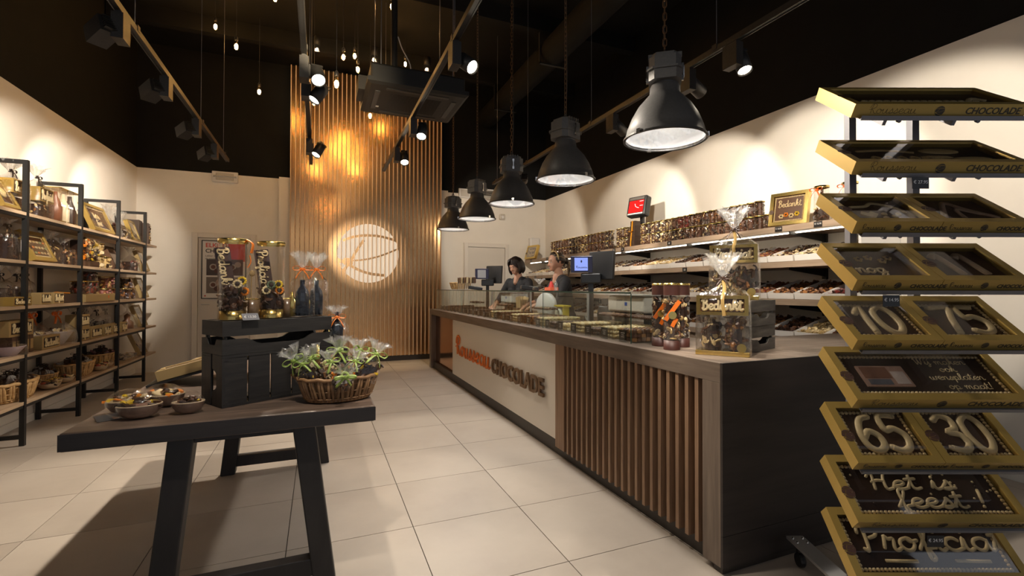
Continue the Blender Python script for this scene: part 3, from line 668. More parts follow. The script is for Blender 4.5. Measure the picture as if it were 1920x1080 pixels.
# ------------------------------------------------------------------ trestle table
tb = thing('trestle_table', 'dark wooden trestle table in the middle of the shop', 'table', (-.3, 2.14, 0))
obj('tabletop', B().box(-.522, .526, 0, 1.98, .684, .75), [TABW], tb, bevel=.008)
obj('tabletop_edge', B().box(-.5225, .5265, -.001, .0, .688, .746), mat('dark table edge', (.017, .014, .013), .45, c2=(.03, .024, .022), nscale=3, stretch=(.7, 9, 9), bump=.05), tb)
for y in (.05, 1.58):
    obj('cross_beam', B().box(-.20, .27, y+.01, y+.07, .655, .683), TABE, tb, bevel=.003); obj('stretcher', B().box(-.26, .34, y+.01, y+.07, .05, .12), TABE, tb, bevel=.003)
    for sx, tx, bx in ((-1, -.18, -.255), (1, .245, .332)):
        b = B(); w2 = .043; vs = []
        for z, x in ((0, bx), (.683, tx)):
            vs += [(x-w2, y, z), (x+w2, y, z), (x+w2, y+.08, z), (x-w2, y+.08, z)]
        vs = [(v[0], v[1], v[2]) for v in vs]
        b.add(vs, [(3, 2, 1, 0), (4, 5, 6, 7), (0, 1, 5, 4), (1, 2, 6, 5), (2, 3, 7, 6), (3, 0, 4, 7)]); obj('leg', b, TABE, tb, bevel=.006)

# ------------------------------------------------------------------ left display shelves
LX, LXB = -2.155, -2.452
ls = thing('display_shelving', 'black steel shelving with light oak boards along the left wall', 'shelf', (0, 0, 0))
FY = [4.11, 5.053, 6.01, 6.97, 7.896]
q = .016
for y in FY:
    obj('top_bar', B().box(LXB+q, LX-q, y-q, y+q, 2.237, 2.268), BLK, ls); obj('bottom_bar', B().box(LXB+q, LX-q, y-q*.8, y+q*.8, .055, .085), BLK, ls)
    obj('post', B().box(LX-q, LX+q, y-q, y+q, 0, 2.268), BLK, ls); obj('post', B().box(LXB-q, LXB+q, y-q, y+q, 0, 2.268), BLK, ls)
BZ = dict(A=1.85, B=1.467, C=1.108, D=.722, E=.348)
for k, z in BZ.items():
    bd = obj('shelf_board', B().box(XL+.012, LX-.004 if False else LX+.012, 3.6, 8.36, z-.026, z), SHELFW, ls, bevel=.001)
    obj('support_bar', B().box(LX-.012, LX+.008, 3.6, 7.896, z-.05, z-.0262), BLK, bd)

# ------------------------------------------------------------------ right wall shelves
RXF = 3.70
rs = thing('wall_shelving', 'grey oak wall shelves with white tray rows behind the counter', 'shelf', (0, 0, 0))
SZ = [1.80, 1.49, 1.165, .84]; SY0, SY1 = 2.32, 8.60
STRIP = glow('led strip', (1, .88, .70), 5)
for i, z in enumerate(SZ):
    bd = obj('shelf_board', B().box(RXF, XR-.002, SY0, SY1, z-.052, z), SHELFR, rs, bevel=.001)
    if i == 0:
        obj('led_strip', B().box(RXF+.10, RXF+.113, SY0+.05, SY1-.05, z-.062, z-.0525), STRIP, bd)
obj('end_cheek', B().box(RXF+.02, XR-.002, SY0-.02, SY0-.001, .0, 1.80), WHITEP, rs)
obj('base_cabinet', B().box(RXF+.06, XR-.002, SY0+.05, SY1, 0, .78), SHELFR, rs)
BRK = []
for y in (2.9, 4.15, 5.4, 6.65, 7.9):
    pz = obj('wall_upright', B().box(XR-.03, XR-.003, y-.02, y+.02, .84, 1.75), BLK, rs)
    for z in SZ[:3]:
        b = B(); b.M = TR(0, y, 0) @ Matrix(((1, 0, 0, 0), (0, 0, 1, 0), (0, 1, 0, 0), (0, 0, 0, 1)))
        b.prism([(RXF+.03, z-.054), (XR-.03, z-.054), (XR-.03, z-.125), (XR-.10, z-.115), (RXF+.03, z-.075)], -.006, .006); obj('bracket', b, BLK, pz)

# ------------------------------------------------------------------ gold box rack at the right
RW = (math.cos(YAW)*1.41 + math.sin(YAW)*1.6, -math.sin(YAW)*1.41 + math.cos(YAW)*1.6)
rk = thing('tiered_box_rack', 'freestanding steel rack with nine sloping tiers of gold boxes', 'rack', (RW[0], RW[1], 0), -YAW)
TIER = [(1.874, 35.1), (1.680, 34), (1.479, 34), (1.284, 36), (1.083, 37), (.885, 40), (.676, 42), (.479, 42.5), (.284, 44.5)]
TH = .046; SL = .24; BW = .585
for sx in (-.155, .085):
    pst = obj('post', B().box(sx-.013, sx+.013, .215, .245, .115, 2.0), STEELB, rk)
    bm = obj('base_beam', B().box(sx-.038, sx+.038, -.42, .62, .105, .117), STEEL, rk)
    for y in (-.38, .575):
        g = B(); g.cyl((sx, y, .105), (sx, y, .07), .018); g.M = TR(sx, y, .032) @ RY(PI/2); g.lathe([(0, -.012), (.028, -.012), (.032, -.006), (.032, .006), (.028, .012), (0, .012)], 16); obj('caster', g, BLKP, bm)
        g = B(); g.sm = True
        for ax in (-.022, .022):
            for ay in (-.018, .018): g.lathe([(.0, .125), (.004, .124), (.0055, .117)], 8, sx+ax, y+ay)
        obj('bolts', g, CHROME, bm)
obj('cross_beam', B().box(-.155, .085, .2, .26, .085, .1045), STEEL, rk)
for zf, a in TIER:
    M = TR(0, 0, zf) @ RX(math.radians(a)) @ TR(0, 0, -TH-.0015)
    b = B(); b.M = M; b.box(-.265, .30, .004, SL-.004, -.0035, -.0005).box(-.265, .30, -.012, .004, -.0035, -.0005).box(-.265, .30, -.014, -.0115, -.0035, .012)
    tr_ = obj('shelf_tray', b, STEELB, rk)
    b = B(); b.M = M
    for sx in (-.155, .085): b.box(sx-.006, sx+.006, .02, SL+.02, -.03, -.004)
    obj('support_arm', b, STEELB, tr_)
    g = B(); g.M = M; g.cyl((-.12, .0, -.01), (-.12, .012, -.01), .006); g.cyl((.15, 0, -.01), (.15, .012, -.01), .006); obj('screws', g, STEELB, tr_)
# ------------------------------------------------------------------ product builders
rnd = random.Random(11)
def rrot(r=rnd): return Euler((r.uniform(0, 6.28), r.uniform(0, 6.28), r.uniform(0, 6.28))).to_matrix().to_4x4()
def piece(b, c, s, R, kind):
    if kind == 0:      # coin
        M = b.M; b.M = M @ TR(*c) @ R; b.lathe([(0, -.16*s), (.95*s, -.16*s), (s, .05*s), (.8*s, .18*s), (0, .2*s)], 9); b.M = M
    elif kind == 1: b.ell(c, (s, s*.75, s*.55), 7, 4, R)
    elif kind == 2: b.cb(c, (s*2.0, s*.8, s*.5), R)
    elif kind == 3:    # curved stick
        M = b.M; b.M = M @ TR(*c) @ R; b.tube([(s*math.cos(t)*1.2, s*math.sin(t)*1.2, 0) for t in (-.9, -.3, .3, .9)], s*.3, 5); b.M = M
def pile(b, n, where, cols, s, kinds=(0, 1, 2, 3), tilt=None, r=rnd):
    for _ in range(n):
        c = where(r); b.col = r.choice(cols)
        k = r.uniform(.85, 1.1); b.col = tuple(min(1, v*k) for v in b.col)
        R = rrot(r) if tilt is None else Euler((r.uniform(-tilt, tilt), r.uniform(-tilt, tilt), r.uniform(0, 6.28))).to_matrix().to_4x4()
        piece(b, c, s*r.uniform(.8, 1.15), R, r.choice(kinds))
def in_cyl(rad, z0, z1):
    def f(r):
        a = r.uniform(0, 2*PI); q = rad*math.sqrt(r.uniform(.45, 1)); return (q*math.cos(a), q*math.sin(a), r.uniform(z0, z1))
    return f
def in_box(x0, x1, y0, y1, z0, z1):
    return lambda r: (r.uniform(x0, x1), r.uniform(y0, y1), r.uniform(z0, z1))
MIXES = [(DK, ML, WH), (ML, ML, DK, CA), (WH, CR, ML), (DK, DK, ML, WH, CR), (ML, CA, RD, DK), (WH, DK, DK, CA)]

def plaque(name, label, cat, wd, h, th, body=None, rim=.026, draw=None, border=True, group=None, slab=DK, seed=1, front=False, emblem=True):
    """gold window box lying in XY: x centred, y 0..h, z 0..th"""
    body = body or GOLD
    t = thing(name, label, cat, group=group)
    x = wd/2
    b = B().box(-x, x, 0, h, 0, th*.3).box(-x, -x+rim, 0, h, th*.3, th).box(x-rim, x, 0, h, th*.3, th).box(-x+rim, x-rim, 0, rim, th*.3, th).box(-x+rim, x-rim, h-rim, h, th*.3, th)
    bo = obj('card_box', b, body, t)
    iw, ih = x-rim-.004, rim+.004
    b = B(); b.col = slab; b.box(-iw, iw, ih, h-ih, th*.3, th-.017); ch = obj('chocolate_slab', b, CHOC, t)
    b = B(); b.sm = True
    zt = th-.016
    if border:
        b.col = WH; s = .0075; nx = int(2*iw/.0135); ny = int((h-2*ih)/.0135)
        for k in range(nx):
            for y in (ih+.008, h-ih-.008): b.ell((-iw+.007+k*(2*iw-.014)/max(1, nx-1), y, zt), (s, s, .005), 6, 3)
        for k in range(1, ny-1):
            for sx in (-1, 1): b.col = WH if sx < 0 else CR; b.ell((sx*(iw-.007), ih+.008+k*(h-2*ih-.016)/max(1, ny-1), zt), (s, s, .005), 6, 3)
    b.col = WH
    if draw: draw(b, iw, ih, h-ih, zt)
    if b.F: obj('piping', b, CHOC, ch)
    obj('window', B().box(-x+rim, x-rim, rim, h-rim, th-.003, th-.0025), ACET, t)
    if emblem:
        b = B(); small_logo(b, -x+rim*.62, h*.42, min(.022, rim*.8), th+.0006); e = obj('emblem', b, mat('dark brown print', (.05, .02, .012), .5), bo)
    if front:
        M = Matrix(((1, 0, 0, 0), (0, 0, -1, -.0006), (0, 1, 0, 0), (0, 0, 0, 1)))
        b = B(); b.M = M; k = wd/.585; hh = .030*(k**.5)
        strokes(b, 'Rousseau', hh, .0007, -x+.055*k, th*.32, 0, 3, 1.0*(k**.5)*1.25, 3); small_logo(b, .0, th*.5, .016*(k**.4), 0)
        pr_ = obj('front_print', b, mat('dark print on gold', (.035, .025, .012), .5), bo)
        me = text_mesh('front_print', 'CHOCOLADE', .030*k**.6, .0003, MATS['dark print on gold'], .0006)
        o = put('front_print', me, bo); o.matrix_local = M @ TR(x-.205*k, th*.30, 0)
    return t
def text_draw(txt, hfrac=.5, r=.007, kx=1.15, y=None):
    def f(b, iw, y0, y1, z):
        H = y1-y0; h = H*hfrac; wd = width(txt, h, kx)
        k = kx*min(1, (2*iw-.03)/wd); strokes(b, txt, h, r, -width(txt, h, k)/2, (y0+H*(y if y is not None else (1-hfrac)/2)), z+.002, 6, k)
    return f
def stand(t, loc, face, lean=0.0):
    """stand a plaque on its long edge facing the compass direction 'face' (radians), leaning back"""
    t.rotation_euler = (PI/2-lean, 0, face+PI/2); t.location = loc
    return t

# cellophane bag -----------------------------------------------------
def bag_meshes(wd, dp, hb, hn, ht, seed=1, n=22, tuft=.5):
    r = random.Random(seed); rings = []
    prof = [(0, 1.0), (.35, 1.02), (.7, 1.0), (1.0, .95)]
    b = B(); b.sm = True
    cr_ = [r.uniform(.92, 1.05) for _ in range(n)]
    def ring(z, fx, fy, cr):
        out = []
        for k in range(n):
            a = 2*PI*k/n; c, s = math.cos(a), math.sin(a); p_ = .55
            out.append((math.copysign(abs(c)**p_, c)*fx*cr[k], math.copysign(abs(s)**p_, s)*fy*cr[k], z))
        return out
    R = [ring(.002, wd/2, dp/2, [1]*n)] + [ring(hb*f, wd/2*g, dp/2*g, [1+(q-1)*.4 for q in cr_]) for f, g in prof[1:]]
    for i in range(1, 6):
        f = i/5; g = (1-f)**1.25; cr = [q if k % 2 else 2-q for k, q in enumerate([1+(v-1)*2.2 for v in cr_])]
        R.append(ring(hb+(hn-hb)*(f**.8), max(.010, wd/2*.95*g), max(.010, dp/2*.95*g), cr))
    vs = [v for q in R for v in q]; fs = [(i*n+k, i*n+(k+1) % n, (i+1)*n+(k+1) % n, (i+1)*n+k) for i in range(len(R)-1) for k in range(n)]
    b.add(vs, fs); m1 = b.mesh('bag', CELLO)
    b = B(); R = []
    for i in range(5):
        f = i/4; fl = .010 + (wd*tuft)*f**1.1*.55
        cr = [1 + .55*math.sin(k*2.6+seed)*f + r.uniform(-.25, .25)*f for k in range(n)]
        q = ring(0, fl, fl*.6, cr); R.append([(x, y, hn+(ht-hn)*(f*(1+.16*math.sin(k*1.9+seed)*f))) for k, (x, y, z) in enumerate(q)])
    vs = [v for q in R for v in q]; fs = [(i*n+k, i*n+(k+1) % n, (i+1)*n+(k+1) % n, (i+1)*n+k) for i in range(4) for k in range(n)]
    b.add(vs, fs); m2 = b.mesh('tuft', CELLOT)
    return m1, m2
def bow(colr, s=.03, tails=True, ang=0):
    b = B(); b.sm = True; b.col = colr; b.M = RZ(ang)
    for sx in (-1, 1):
        b.tube(smooth_pts([(0, -.006, 0), (sx*s*.7, -.012, s*.55), (sx*s*1.5, -.014, s*.35), (sx*s*1.3, -.013, -s*.15), (sx*s*.5, -.010, -s*.1), (0, -.006, 0)], 3), .0062*s/.03, 6, flat=.2)
        if tails: b.tube(smooth_pts([(0, -.008, 0), (sx*s*.6, -.02, -s*.7), (sx*s*1.1, -.024, -s*1.7)], 3), .0058*s/.03, 6, flat=.2)
    b.ell((0, -.009, 0), (.008*s/.03, .008*s/.03, .009*s/.03), 8, 5)
    b.tube([(.012*math.cos(2*PI*k/10), .012*math.sin(2*PI*k/10), 0) for k in range(10)], .005, 5, True)
    return b.mesh('ribbon_bow', SATIN)
def gift_bag(name, label, cat, wd, dp, hb, hn, ht, bowc, content, seed=1, bows=.03, group=None, ang=0):
    t = thing(name, label, cat, group=group)
    m1, m2 = bag_meshes(wd, dp, hb, hn, ht, seed); content(t)
    bg = put('bag', m1, t); put('tuft', m2, bg)
    if bowc: put('ribbon_bow', bow(bowc, bows, True, ang), t, (0, -.008, hn))
    return t
def choc_fill(wd, dp, h, cols, n=60, s=.014, kinds=(0, 1, 2, 3)):
    def f(t):
        b = B(); b.sm = False; b.col = DK; b.box(-wd*.36, wd*.36, -dp*.34, dp*.34, .004, h*.88)
        pile(b, n, in_box(-wd*.44, wd*.44, -dp*.42, dp*.42, .014, h), cols, s, kinds); obj('chocolates', b, CHOC, t)
    return f
# jar --------------------------------------------------------------
def jar_proto(rad, h, cols, n, s, seed, kinds=(0, 1, 2), lidm=None):
    r = random.Random(seed); t = thing('chocolate_jar', 'jar', 'jar')
    b = B(); b.col = cols[0] if cols[0] != WH else ML; b.lathe([(0, .006), (rad*.72, .006), (rad*.72, h*.86), (0, h*.86)], 10)
    pile(b, n, lambda q: ((lambda a, k: (k*math.cos(a), k*math.sin(a), q.uniform(.014, h*.9)))(q.uniform(0, 2*PI), rad*q.uniform(.70, .84))), cols, s, kinds, r=r)
    obj('chocolates', b, CHOC, t)
    b = B(); b.sm = True; b.lathe([(0, 0), (rad*.95, 0), (rad, .004), (rad, h*.95), (rad*.96, h*.965)], 18); obj('jar_body', b, ACET, t)
    b = B(); b.sm = True; b.lathe([(rad*1.04, h*.94), (rad*1.05, h*.95), (rad*1.05, h*.995), (rad*.98, h), (0, h)], 18); obj('lid', b, lidm or GOLDB, t)
    return Proto(t)
# wicker basket ------------------------------------------------------
def basket_mesh(a, c, h, flare, m, nst=44, rows=3):
    b = B(); b.sm = True
    prof = [(0, .004), (.70, .004), (.77, .012), (.88, h*.5), (.97, h)]
    b.lathe([(a*q, z) for q, z in prof], 28, sy=c/a)
    b.lathe([(a*q*.96, z) for q, z in prof[::-1]], 28, sy=c/a)
    for k in range(nst):
        an = 2*PI*k/nst; d = (.5 if k % 2 else -.5)*.5*2*PI/nst; pts = []
        for q, z in ((.79, .006), (.88, h*.3), (.95, h*.6), (1.02, h*1.0)): pts.append((a*q*math.cos(an+d*z/h), c*q*math.sin(an+d*z/h), z))
        b.tube(pts, a*.044, 5)
    for j in range(rows):
        q = .86+.15*(j+.5)/rows; z = h*(j+.6)/rows*.92
        b.tube([(a*(q+.03*(1 if k % 2 else -1)*.6)*math.cos(2*PI*k/nst), c*(q+.03*(1 if k % 2 else -1)*.6)*math.sin(2*PI*k/nst), z) for k in range(nst)], a*.016, 4, True)
    b.tube([(a*1.03*math.cos(2*PI*k/40), c*1.03*math.sin(2*PI*k/40), h+.003*math.sin(k*2)) for k in range(40)], a*.05, 6, True)
    b.tube([(a*.80*math.cos(2*PI*k/40), c*.80*math.sin(2*PI*k/40), .010) for k in range(40)], a*.04, 6, True)
    return b.mesh('basket', m)
def shell_bowl(label, group, rad, h, seed, cols, loc, rotz=0, m=None, film=True):
    r = random.Random(seed); t = thing('coconut_bowl', label, 'bowl', loc, rotz, group)
    b = B(); b.sm = True; el = 1.0; sy = .72
    prof = [(0, 0), (.45, .002), (.75, h*.25), (.93, h*.6), (1.0, h)]
    b.lathe([(rad*q, z) for q, z in prof], 24, sy=sy); o = obj('shell', b, m or SHELLW, t)
    b = B(); b.sm = True; b.lathe([(rad, h), (rad*1.02, h+.003), (rad*.96, h+.004), (rad*.90, h*.8), (rad*.6, h*.45), (0, h*.4)], 24, sy=sy); obj('inner_rim', b, SHELLI, o)
    b = B()
    for _ in range(22):
        a = r.uniform(0, 6.28); q = rad*math.sqrt(r.uniform(0, .72)); b.col = r.choice(cols); piece(b, (q*math.cos(a), q*sy*math.sin(a), h*.86+.022*(1-q/rad)+r.uniform(0, .008)), rad*.22*r.uniform(.8, 1.25), Euler((r.uniform(-.5, .5), r.uniform(-.5, .5), r.uniform(0, 6.28))).to_matrix().to_4x4(), r.choice((0, 1, 2, 2)))
    obj('sweets', b, CHOC, t)
    if film:
        b = B(); b.sm = True; R = [(0, h+.046), (rad*.5, h+.040), (rad*.85, h+.022), (rad*1.03, h+.002), (rad*1.0, h*.5), (rad*.8, h*.2)]; b.lathe(R, 20, sy=sy); obj('film', b, FILM, t)
    return t
# wooden crate (slatted box) -------------------------------------------
def crate(name, label, L, W, H, m, rows=2, cut=True, group=None, bottom=True, gap=.012):
    t = thing(name, label, 'crate', group=group); th = .011; sh = (H-gap*(rows-1))/rows
    def board(ln, hasc):
        b = B()
        if not hasc: b.cb((0, 0, 0), (ln, th, sh)); return b
        pts = [(-ln/2, -sh/2), (ln/2, -sh/2), (ln/2, sh/2)]
        c0 = .30*ln if ln > .3 else .25*ln
        for f, d in ((1.0, 0), (.86, .35), (.72, .8), (.55, 1.0), (-.55, 1.0), (-.72, .8), (-.86, .35), (-1, 0)): pts.append((c0*f, sh/2-d*sh*.42))
        pts.append((-ln/2, sh/2)); M = b.M; b.M = RX(PI/2); b.prism(pts, -th/2, th/2); b.M = M; return b
    for k in range(rows):
        z = sh/2+k*(sh+gap); c = cut and k < rows-1
        for sy in (-1, 1): obj('slat', board(L, c), m, t, (0, sy*(W/2-th/2), z), bevel=.0012)
        for sx in (-1, 1): obj('slat', board(W-2*th, c), m, t, (sx*(L/2-th/2), 0, z), (0, 0, PI/2), bevel=.0012)
    for sx in (-1, 1):
        for sy in (-1, 1): obj('corner_post', B().box(sx*(L/2-th)-.013*(sx > 0)*1-.0*1, sx*(L/2-th)+.013*(sx < 0), sy*(W/2-th)-.013*(sy > 0), sy*(W/2-th)+.013*(sy < 0), 0, H), m, t)
    if bottom:
        nb = 5; bw = (L-2*th-.008*(nb-1))/nb
        for k in range(nb): obj('bottom_slat', B().box(-bw/2, bw/2, -W/2+th, W/2-th, 0, .008), m, t, (-L/2+th+bw/2+k*(bw+.008), 0, .002))
    return t
def price_card(label, txt, loc, rot, wd=.055, h=.032, size=.016, group=None):
    t = thing('price_card', label, 'price card', loc, group=group, rot=rot)
    obj('card', B().box(-wd/2, wd/2, -.0008, .0008, 0, h), TAGM, t)
    if txt:
        me = text_mesh('lettering', txt, size, .0003, INK); x1 = max(v.co.x for v in me.vertices)
        put('lettering', me, t, (-x1/2, -.0012, h*.45), (PI/2, 0, 0))
    else:
        b = B()
        for k, q in enumerate((.5, .34, .42)): b.box(-wd*q/2, wd*q/2, -.0012, -.0009, h*(.62-.17*k), h*(.68-.17*k))
        obj('lettering', b, INK, t)
    return t
# ------------------------------------------------------------------ gold boxes on the rack
def rack_pt(x, y, z):
    return Vector((RW[0] + math.cos(YAW)*x + math.sin(YAW)*y, RW[1] - math.sin(YAW)*x + math.cos(YAW)*y, z))
def d_lines(lines, h, r):
    def f(b, iw, y0, y1, z):
        for txt, cx, cy in lines:
            wd = width(txt, h, 1.15); strokes(b, txt, h, r, cx-wd/2, y0+cy*(y1-y0), z+.002, 6, 1.15)
    return f
def d_party(b, iw, y0, y1, z):
    strokes(b, 'Het is', .056, .0056, -.175, y0+.088, z+.002, 6, 1.9); strokes(b, 'feest !', .060, .0056, -.115, y0+.024, z+.002, 6, 1.75)
    r = random.Random(3)
    for _ in range(22):
        b.col = WH if r.random() < .6 else DK; b.ell((r.uniform(-iw+.02, iw-.02), r.uniform(y0+.02, y1-.02), z), (.0045, .0045, .003), 6, 3)
def d_prof(b, iw, y0, y1, z):
    strokes(b, 'Proficiat', .080, .0064, -.215, y0+.068, z+.002, 7, 1.55)
    b.tube([(-.16, y0+.035, z+.002), (-.05, y0+.033, z+.002)], .006, 6, flat=.6); b.tube([(.08, y0+.035, z+.002), (.20, y0+.033, z+.002)], .006, 6, flat=.6)
def d_wens(b, iw, y0, y1, z):
    for txt, x, y in (('Wij maken', .015, .136), ('ook', .082, .102), ('wensplaten', .025, .066), ('op maat!', .065, .026)): strokes(b, txt, .028, .0017, x, y0+y, z+.001, 5, 1.30)
    b.col = (.42, .26, .20); M = b.M; b.box(-.215, -.05, y0+.035, y0+.125, z-.004, z+.004); b.col = (.22, .10, .06); b.box(-.205, -.11, y0+.07, y0+.12, z+.004, z+.0045); b.col = (.60, .50, .46); b.box(-.105, -.058, y0+.045, y0+.10, z+.004, z+.0045)
    b.col = (.12, .13, .16); b.box(-.20, -.12, y0+.042, y0+.065, z+.004, z+.0045); b.col = WH
def d_row(b, iw, y0, y1, z):
    for k in range(16): b.ell((-iw+.05+k*.026, y0+.05, z+.002), (.014, .011, .007), 8, 4)
    b.tube(smooth_pts([(iw-.1, y0+.06, z), (iw-.06, y0+.10, z), (iw-.03, y0+.07, z)]), .010, 6, flat=.6)
def d_ovals(b, iw, y0, y1, z):
    b.col = CR; b.ell((.10, y1-.055, z), (.075, .028, .006), 16, 5); b.ell((.05, y0+.06, z), (.06, .014, .005), 12, 4); b.ell((.17, y0+.05, z), (.07, .012, .005), 12, 4)
    for k in range(5): b.tube([(-.17+.045*k+.014*math.cos(t), y0+.045+.018*math.sin(t), z) for t in [2*PI*q/10 for q in range(10)]], .004, 5, True)
    b.tube(smooth_pts([(-.2, y1-.06, z), (-.1, y1-.045, z), (0, y1-.07, z)]), .007, 6, flat=.6)
def d_heart(b, iw, y0, y1, z):
    b.tube(smooth_pts([(-.08, y0+.115, z), (-.02, y0+.125, z), (.02, y0+.15, z), (.08, y0+.11, z), (.09, y0+.07, z)]), .008, 6, flat=.6)
    b.prism([(-.045, y0+.02), (-.015, y0+.055), (-.03, y0+.075), (-.047, y0+.062), (-.064, y0+.075), (-.078, y0+.055)], z-.002, z+.004)
    for x, y in ((.01, .06), (.035, .04), (.0, .03), (.06, .06)): b.ell((x, y0+y, z), (.011, .011, .005), 8, 4)
def d_waves(b, iw, y0, y1, z):
    b.col = (.45, .30, .20)
    b.tube(smooth_pts([(-.09, y0+.03, z), (-.03, y0+.13, z), (.0, y0+.15, z), (.03, y0+.10, z), (.10, y0+.03, z)]), .011, 6, flat=.5); b.tube(smooth_pts([(-.02, y0+.03, z), (.0, y0+.10, z), (.06, y0+.06, z)]), .009, 6, flat=.5)
def d_flow(b, iw, y0, y1, z):
    strokes(b, 'nog', .05, .0045, -.095, y0+.035, z+.001, 6, 1.2)
    for x, y in ((-.05, .12), (-.01, .13), (.03, .11), (.06, .13)):
        b.col = CR
        for k in range(5): b.ell((x+.010*math.cos(k*1.256), y0+y+.010*math.sin(k*1.256), z), (.007, .007, .004), 6, 3)
        b.col = ML; b.ell((x, y0+y, z+.003), (.006, .006, .004), 6, 3)
    b.col = WH
def d_eleven(b, iw, y0, y1, z):
    b.col = (.50, .36, .24)
    for x in (-.045, .04): b.tube(smooth_pts([(x-.03, y1-.05, z), (x-.005, y1-.03, z), (x+.005, y1-.08, z), (x+.015, y0+.025, z)]), [.014]*13, 7, flat=.45)
def num(txt):
    def f(b, iw, y0, y1, z):
        h = (y1-y0)*.78; kx = 1.02*min(1, (2*iw-.05)/width(txt, h)); b.col = WH
        strokes(b, txt, h, .0125, -width(txt, h, kx)/2+.006, y0+(y1-y0)*.11, z+.003, 8, kx, 5, .55)
    return f
RACK = [[('full', d_row, 'gold box with a row of piped dots on the top rack tier', False)],
 [('full', d_ovals, 'wide gold box with pale oval shapes, second rack tier', False)],
 [('half', d_heart, 'small gold box with a white heart, third rack tier', False), ('half', d_waves, 'small gold box with pale waves beside the heart box', False)],
 [('half', d_flow, 'small gold box with piped flowers and writing, fourth rack tier', False), ('half', d_eleven, 'small gold box with two pale strokes beside the flower box', False)],
 [('half', num('10'), 'small gold box with number 10 under the flower box', True), ('half', num('75'), 'small gold box with number 75 right of the ten', True)],
 [('full', d_wens, 'wide gold box reading Wij maken ook wensplaten op maat', True)],
 [('half', num('65'), 'small gold box with number 65 below the wide text box', True), ('half', num('30'), 'small gold box with number 30, right box of the seventh tier', True)],
 [('full', d_party, 'wide gold box reading Het is feest in white chocolate', True)],
 [('full', d_prof, 'wide gold box reading Proficiat, lowest one in view on the rack', True)]]
for (zf, a), tier in zip(TIER, RACK):
    A = math.radians(a); n = len(tier)
    for k, (sz, dr, lab, bd) in enumerate(tier):
        wd = BW if n == 1 else BW/2-.002; cx = 0 if n == 1 else (-BW/4 if k == 0 else BW/4)
        t = plaque('chocolate_gift_box', lab, 'gift box', wd, SL, TH, GOLD, .027, dr, bd, 'gold boxes on the tiered rack', DK if n == 1 else (.06, .024, .011), 1, True)
        off = Vector((0, math.sin(A)*TH, zf - math.cos(A)*TH))   # box back face, so that its top front edge is at (0, zf)
        t.location = rack_pt(cx, off.y, off.z); t.rotation_euler = (A, 0, -YAW)
for txt, ti, x in (('€ 27.95', 1, -.075), ('€ 14.95', 3, -.175), ('€ 24.95', 7, -.03)):
    zf, a = TIER[ti]; A = math.radians(a)
    q = rack_pt(x, math.sin(A)*TH - .022, zf - math.cos(A)*TH - .052)
    price_card('black price card reading %s under the rack tier %s' % (txt, {1: 'second from the top', 3: 'with the flower box', 7: 'with the party box'}[ti]), txt, q, (0, 0, -YAW), .056, .038, .0155, 'price cards on the rack')

# ------------------------------------------------------------------ right wall shelves: jars, trays
JP = [jar_proto(.045, .135, c, 36, .0155, 20+i, k) for i, (c, k) in enumerate([((DK, ML, WH), (0, 1)), ((WH, CR, ML), (0, 3)), ((ML, DK, DK), (1, 2)), ((ML, CA, DK), (2, 3)), ((RD, DK, ML), (1, 2)), ((WH, DK, CR), (0, 0, 1))])]
JX = 3.80; jz = SZ[0]+.001
def jar_row(y0, n, dirn, z, row, anchor, kindseq, x=JX):
    for k in range(n):
        if dirn > 0 and k == 3: continue
        JP[kindseq(k)].at((x+.004*((k*7) % 3), y0+dirn*k*.0965, z), (k*1.7) % 6.28, 'gold lidded chocolate jar, %s row, %s %s' % (row, ORD[k], anchor), 'jars on the top wall shelf')
seqR = lambda k: [1, 0, 1, 0, 5, 5, 2, 4, 4, 3, 3, 2, 3, 3, 2, 2, 3, 2, 2, 2][k % 20]
jar_row(5.0, 19, -1, jz+.1365, 'upper', 'from the red screen towards the counter end', seqR)
jar_row(5.0, 20, -1, jz, 'lower', 'from the red screen towards the counter end', lambda k: [1, 1, 5, 0, 5, 1, 0, 0, 2, 3, 2, 0, 2, 2, 2, 3, 2, 2, 2, 2, 2, 2][k % 22])
jar_row(5.36, 24, 1, jz+.1365, 'upper', 'from the red screen towards the back wall', lambda k: [1, 1, 1, 5, 0, 0, 3, 3, 3, 2, 2][k % 11])
jar_row(5.36, 24, 1, jz, 'lower', 'from the red screen towards the back wall', lambda k: [1, 5, 1, 0, 2, 0, 3, 3, 2, 2, 3][k % 11])
# trays
b = B(); TWd, TDp = .245, .44
def tray_mesh(wd, dp):
    b = B(); f, k, t = .05, .105, .004
    b.box(-wd/2, wd/2, 0, dp, 0, t); b.box(-wd/2, wd/2, 0, t, t, f); b.box(-wd/2, wd/2, dp-t, dp, t, k)
    for sx in (-1, 1):
        x0 = sx*wd/2; x1 = x0 - sx*t
        b.add([(x0, t, 0), (x1, t, 0), (x1, dp, 0), (x0, dp, 0), (x0, t, f), (x1, t, f), (x1, dp, k), (x0, dp, k)], [(0, 1, 2, 3), (4, 5, 6, 7), (0, 1, 5, 4), (1, 2, 6, 5), (2, 3, 7, 6), (3, 0, 4, 7)])
    return b.mesh('card_tray', WCARD)
tray_me = tray_mesh(TWd, TDp)
FILL = [((DK, ML), (1, 2), 'dark'), ((WH, CR), (0, 1), 'white'), ((ML, CA), (0, 2), 'milk'), ((DK, WH, WH), (0, 0), 'black and white'), ((PK, RD, DK), (0, 1), 'pink'), ((CA, RD, ML), (1, 1), 'reddish'), ((ML, DK, WH), (2, 3), 'mixed')]
fills = []
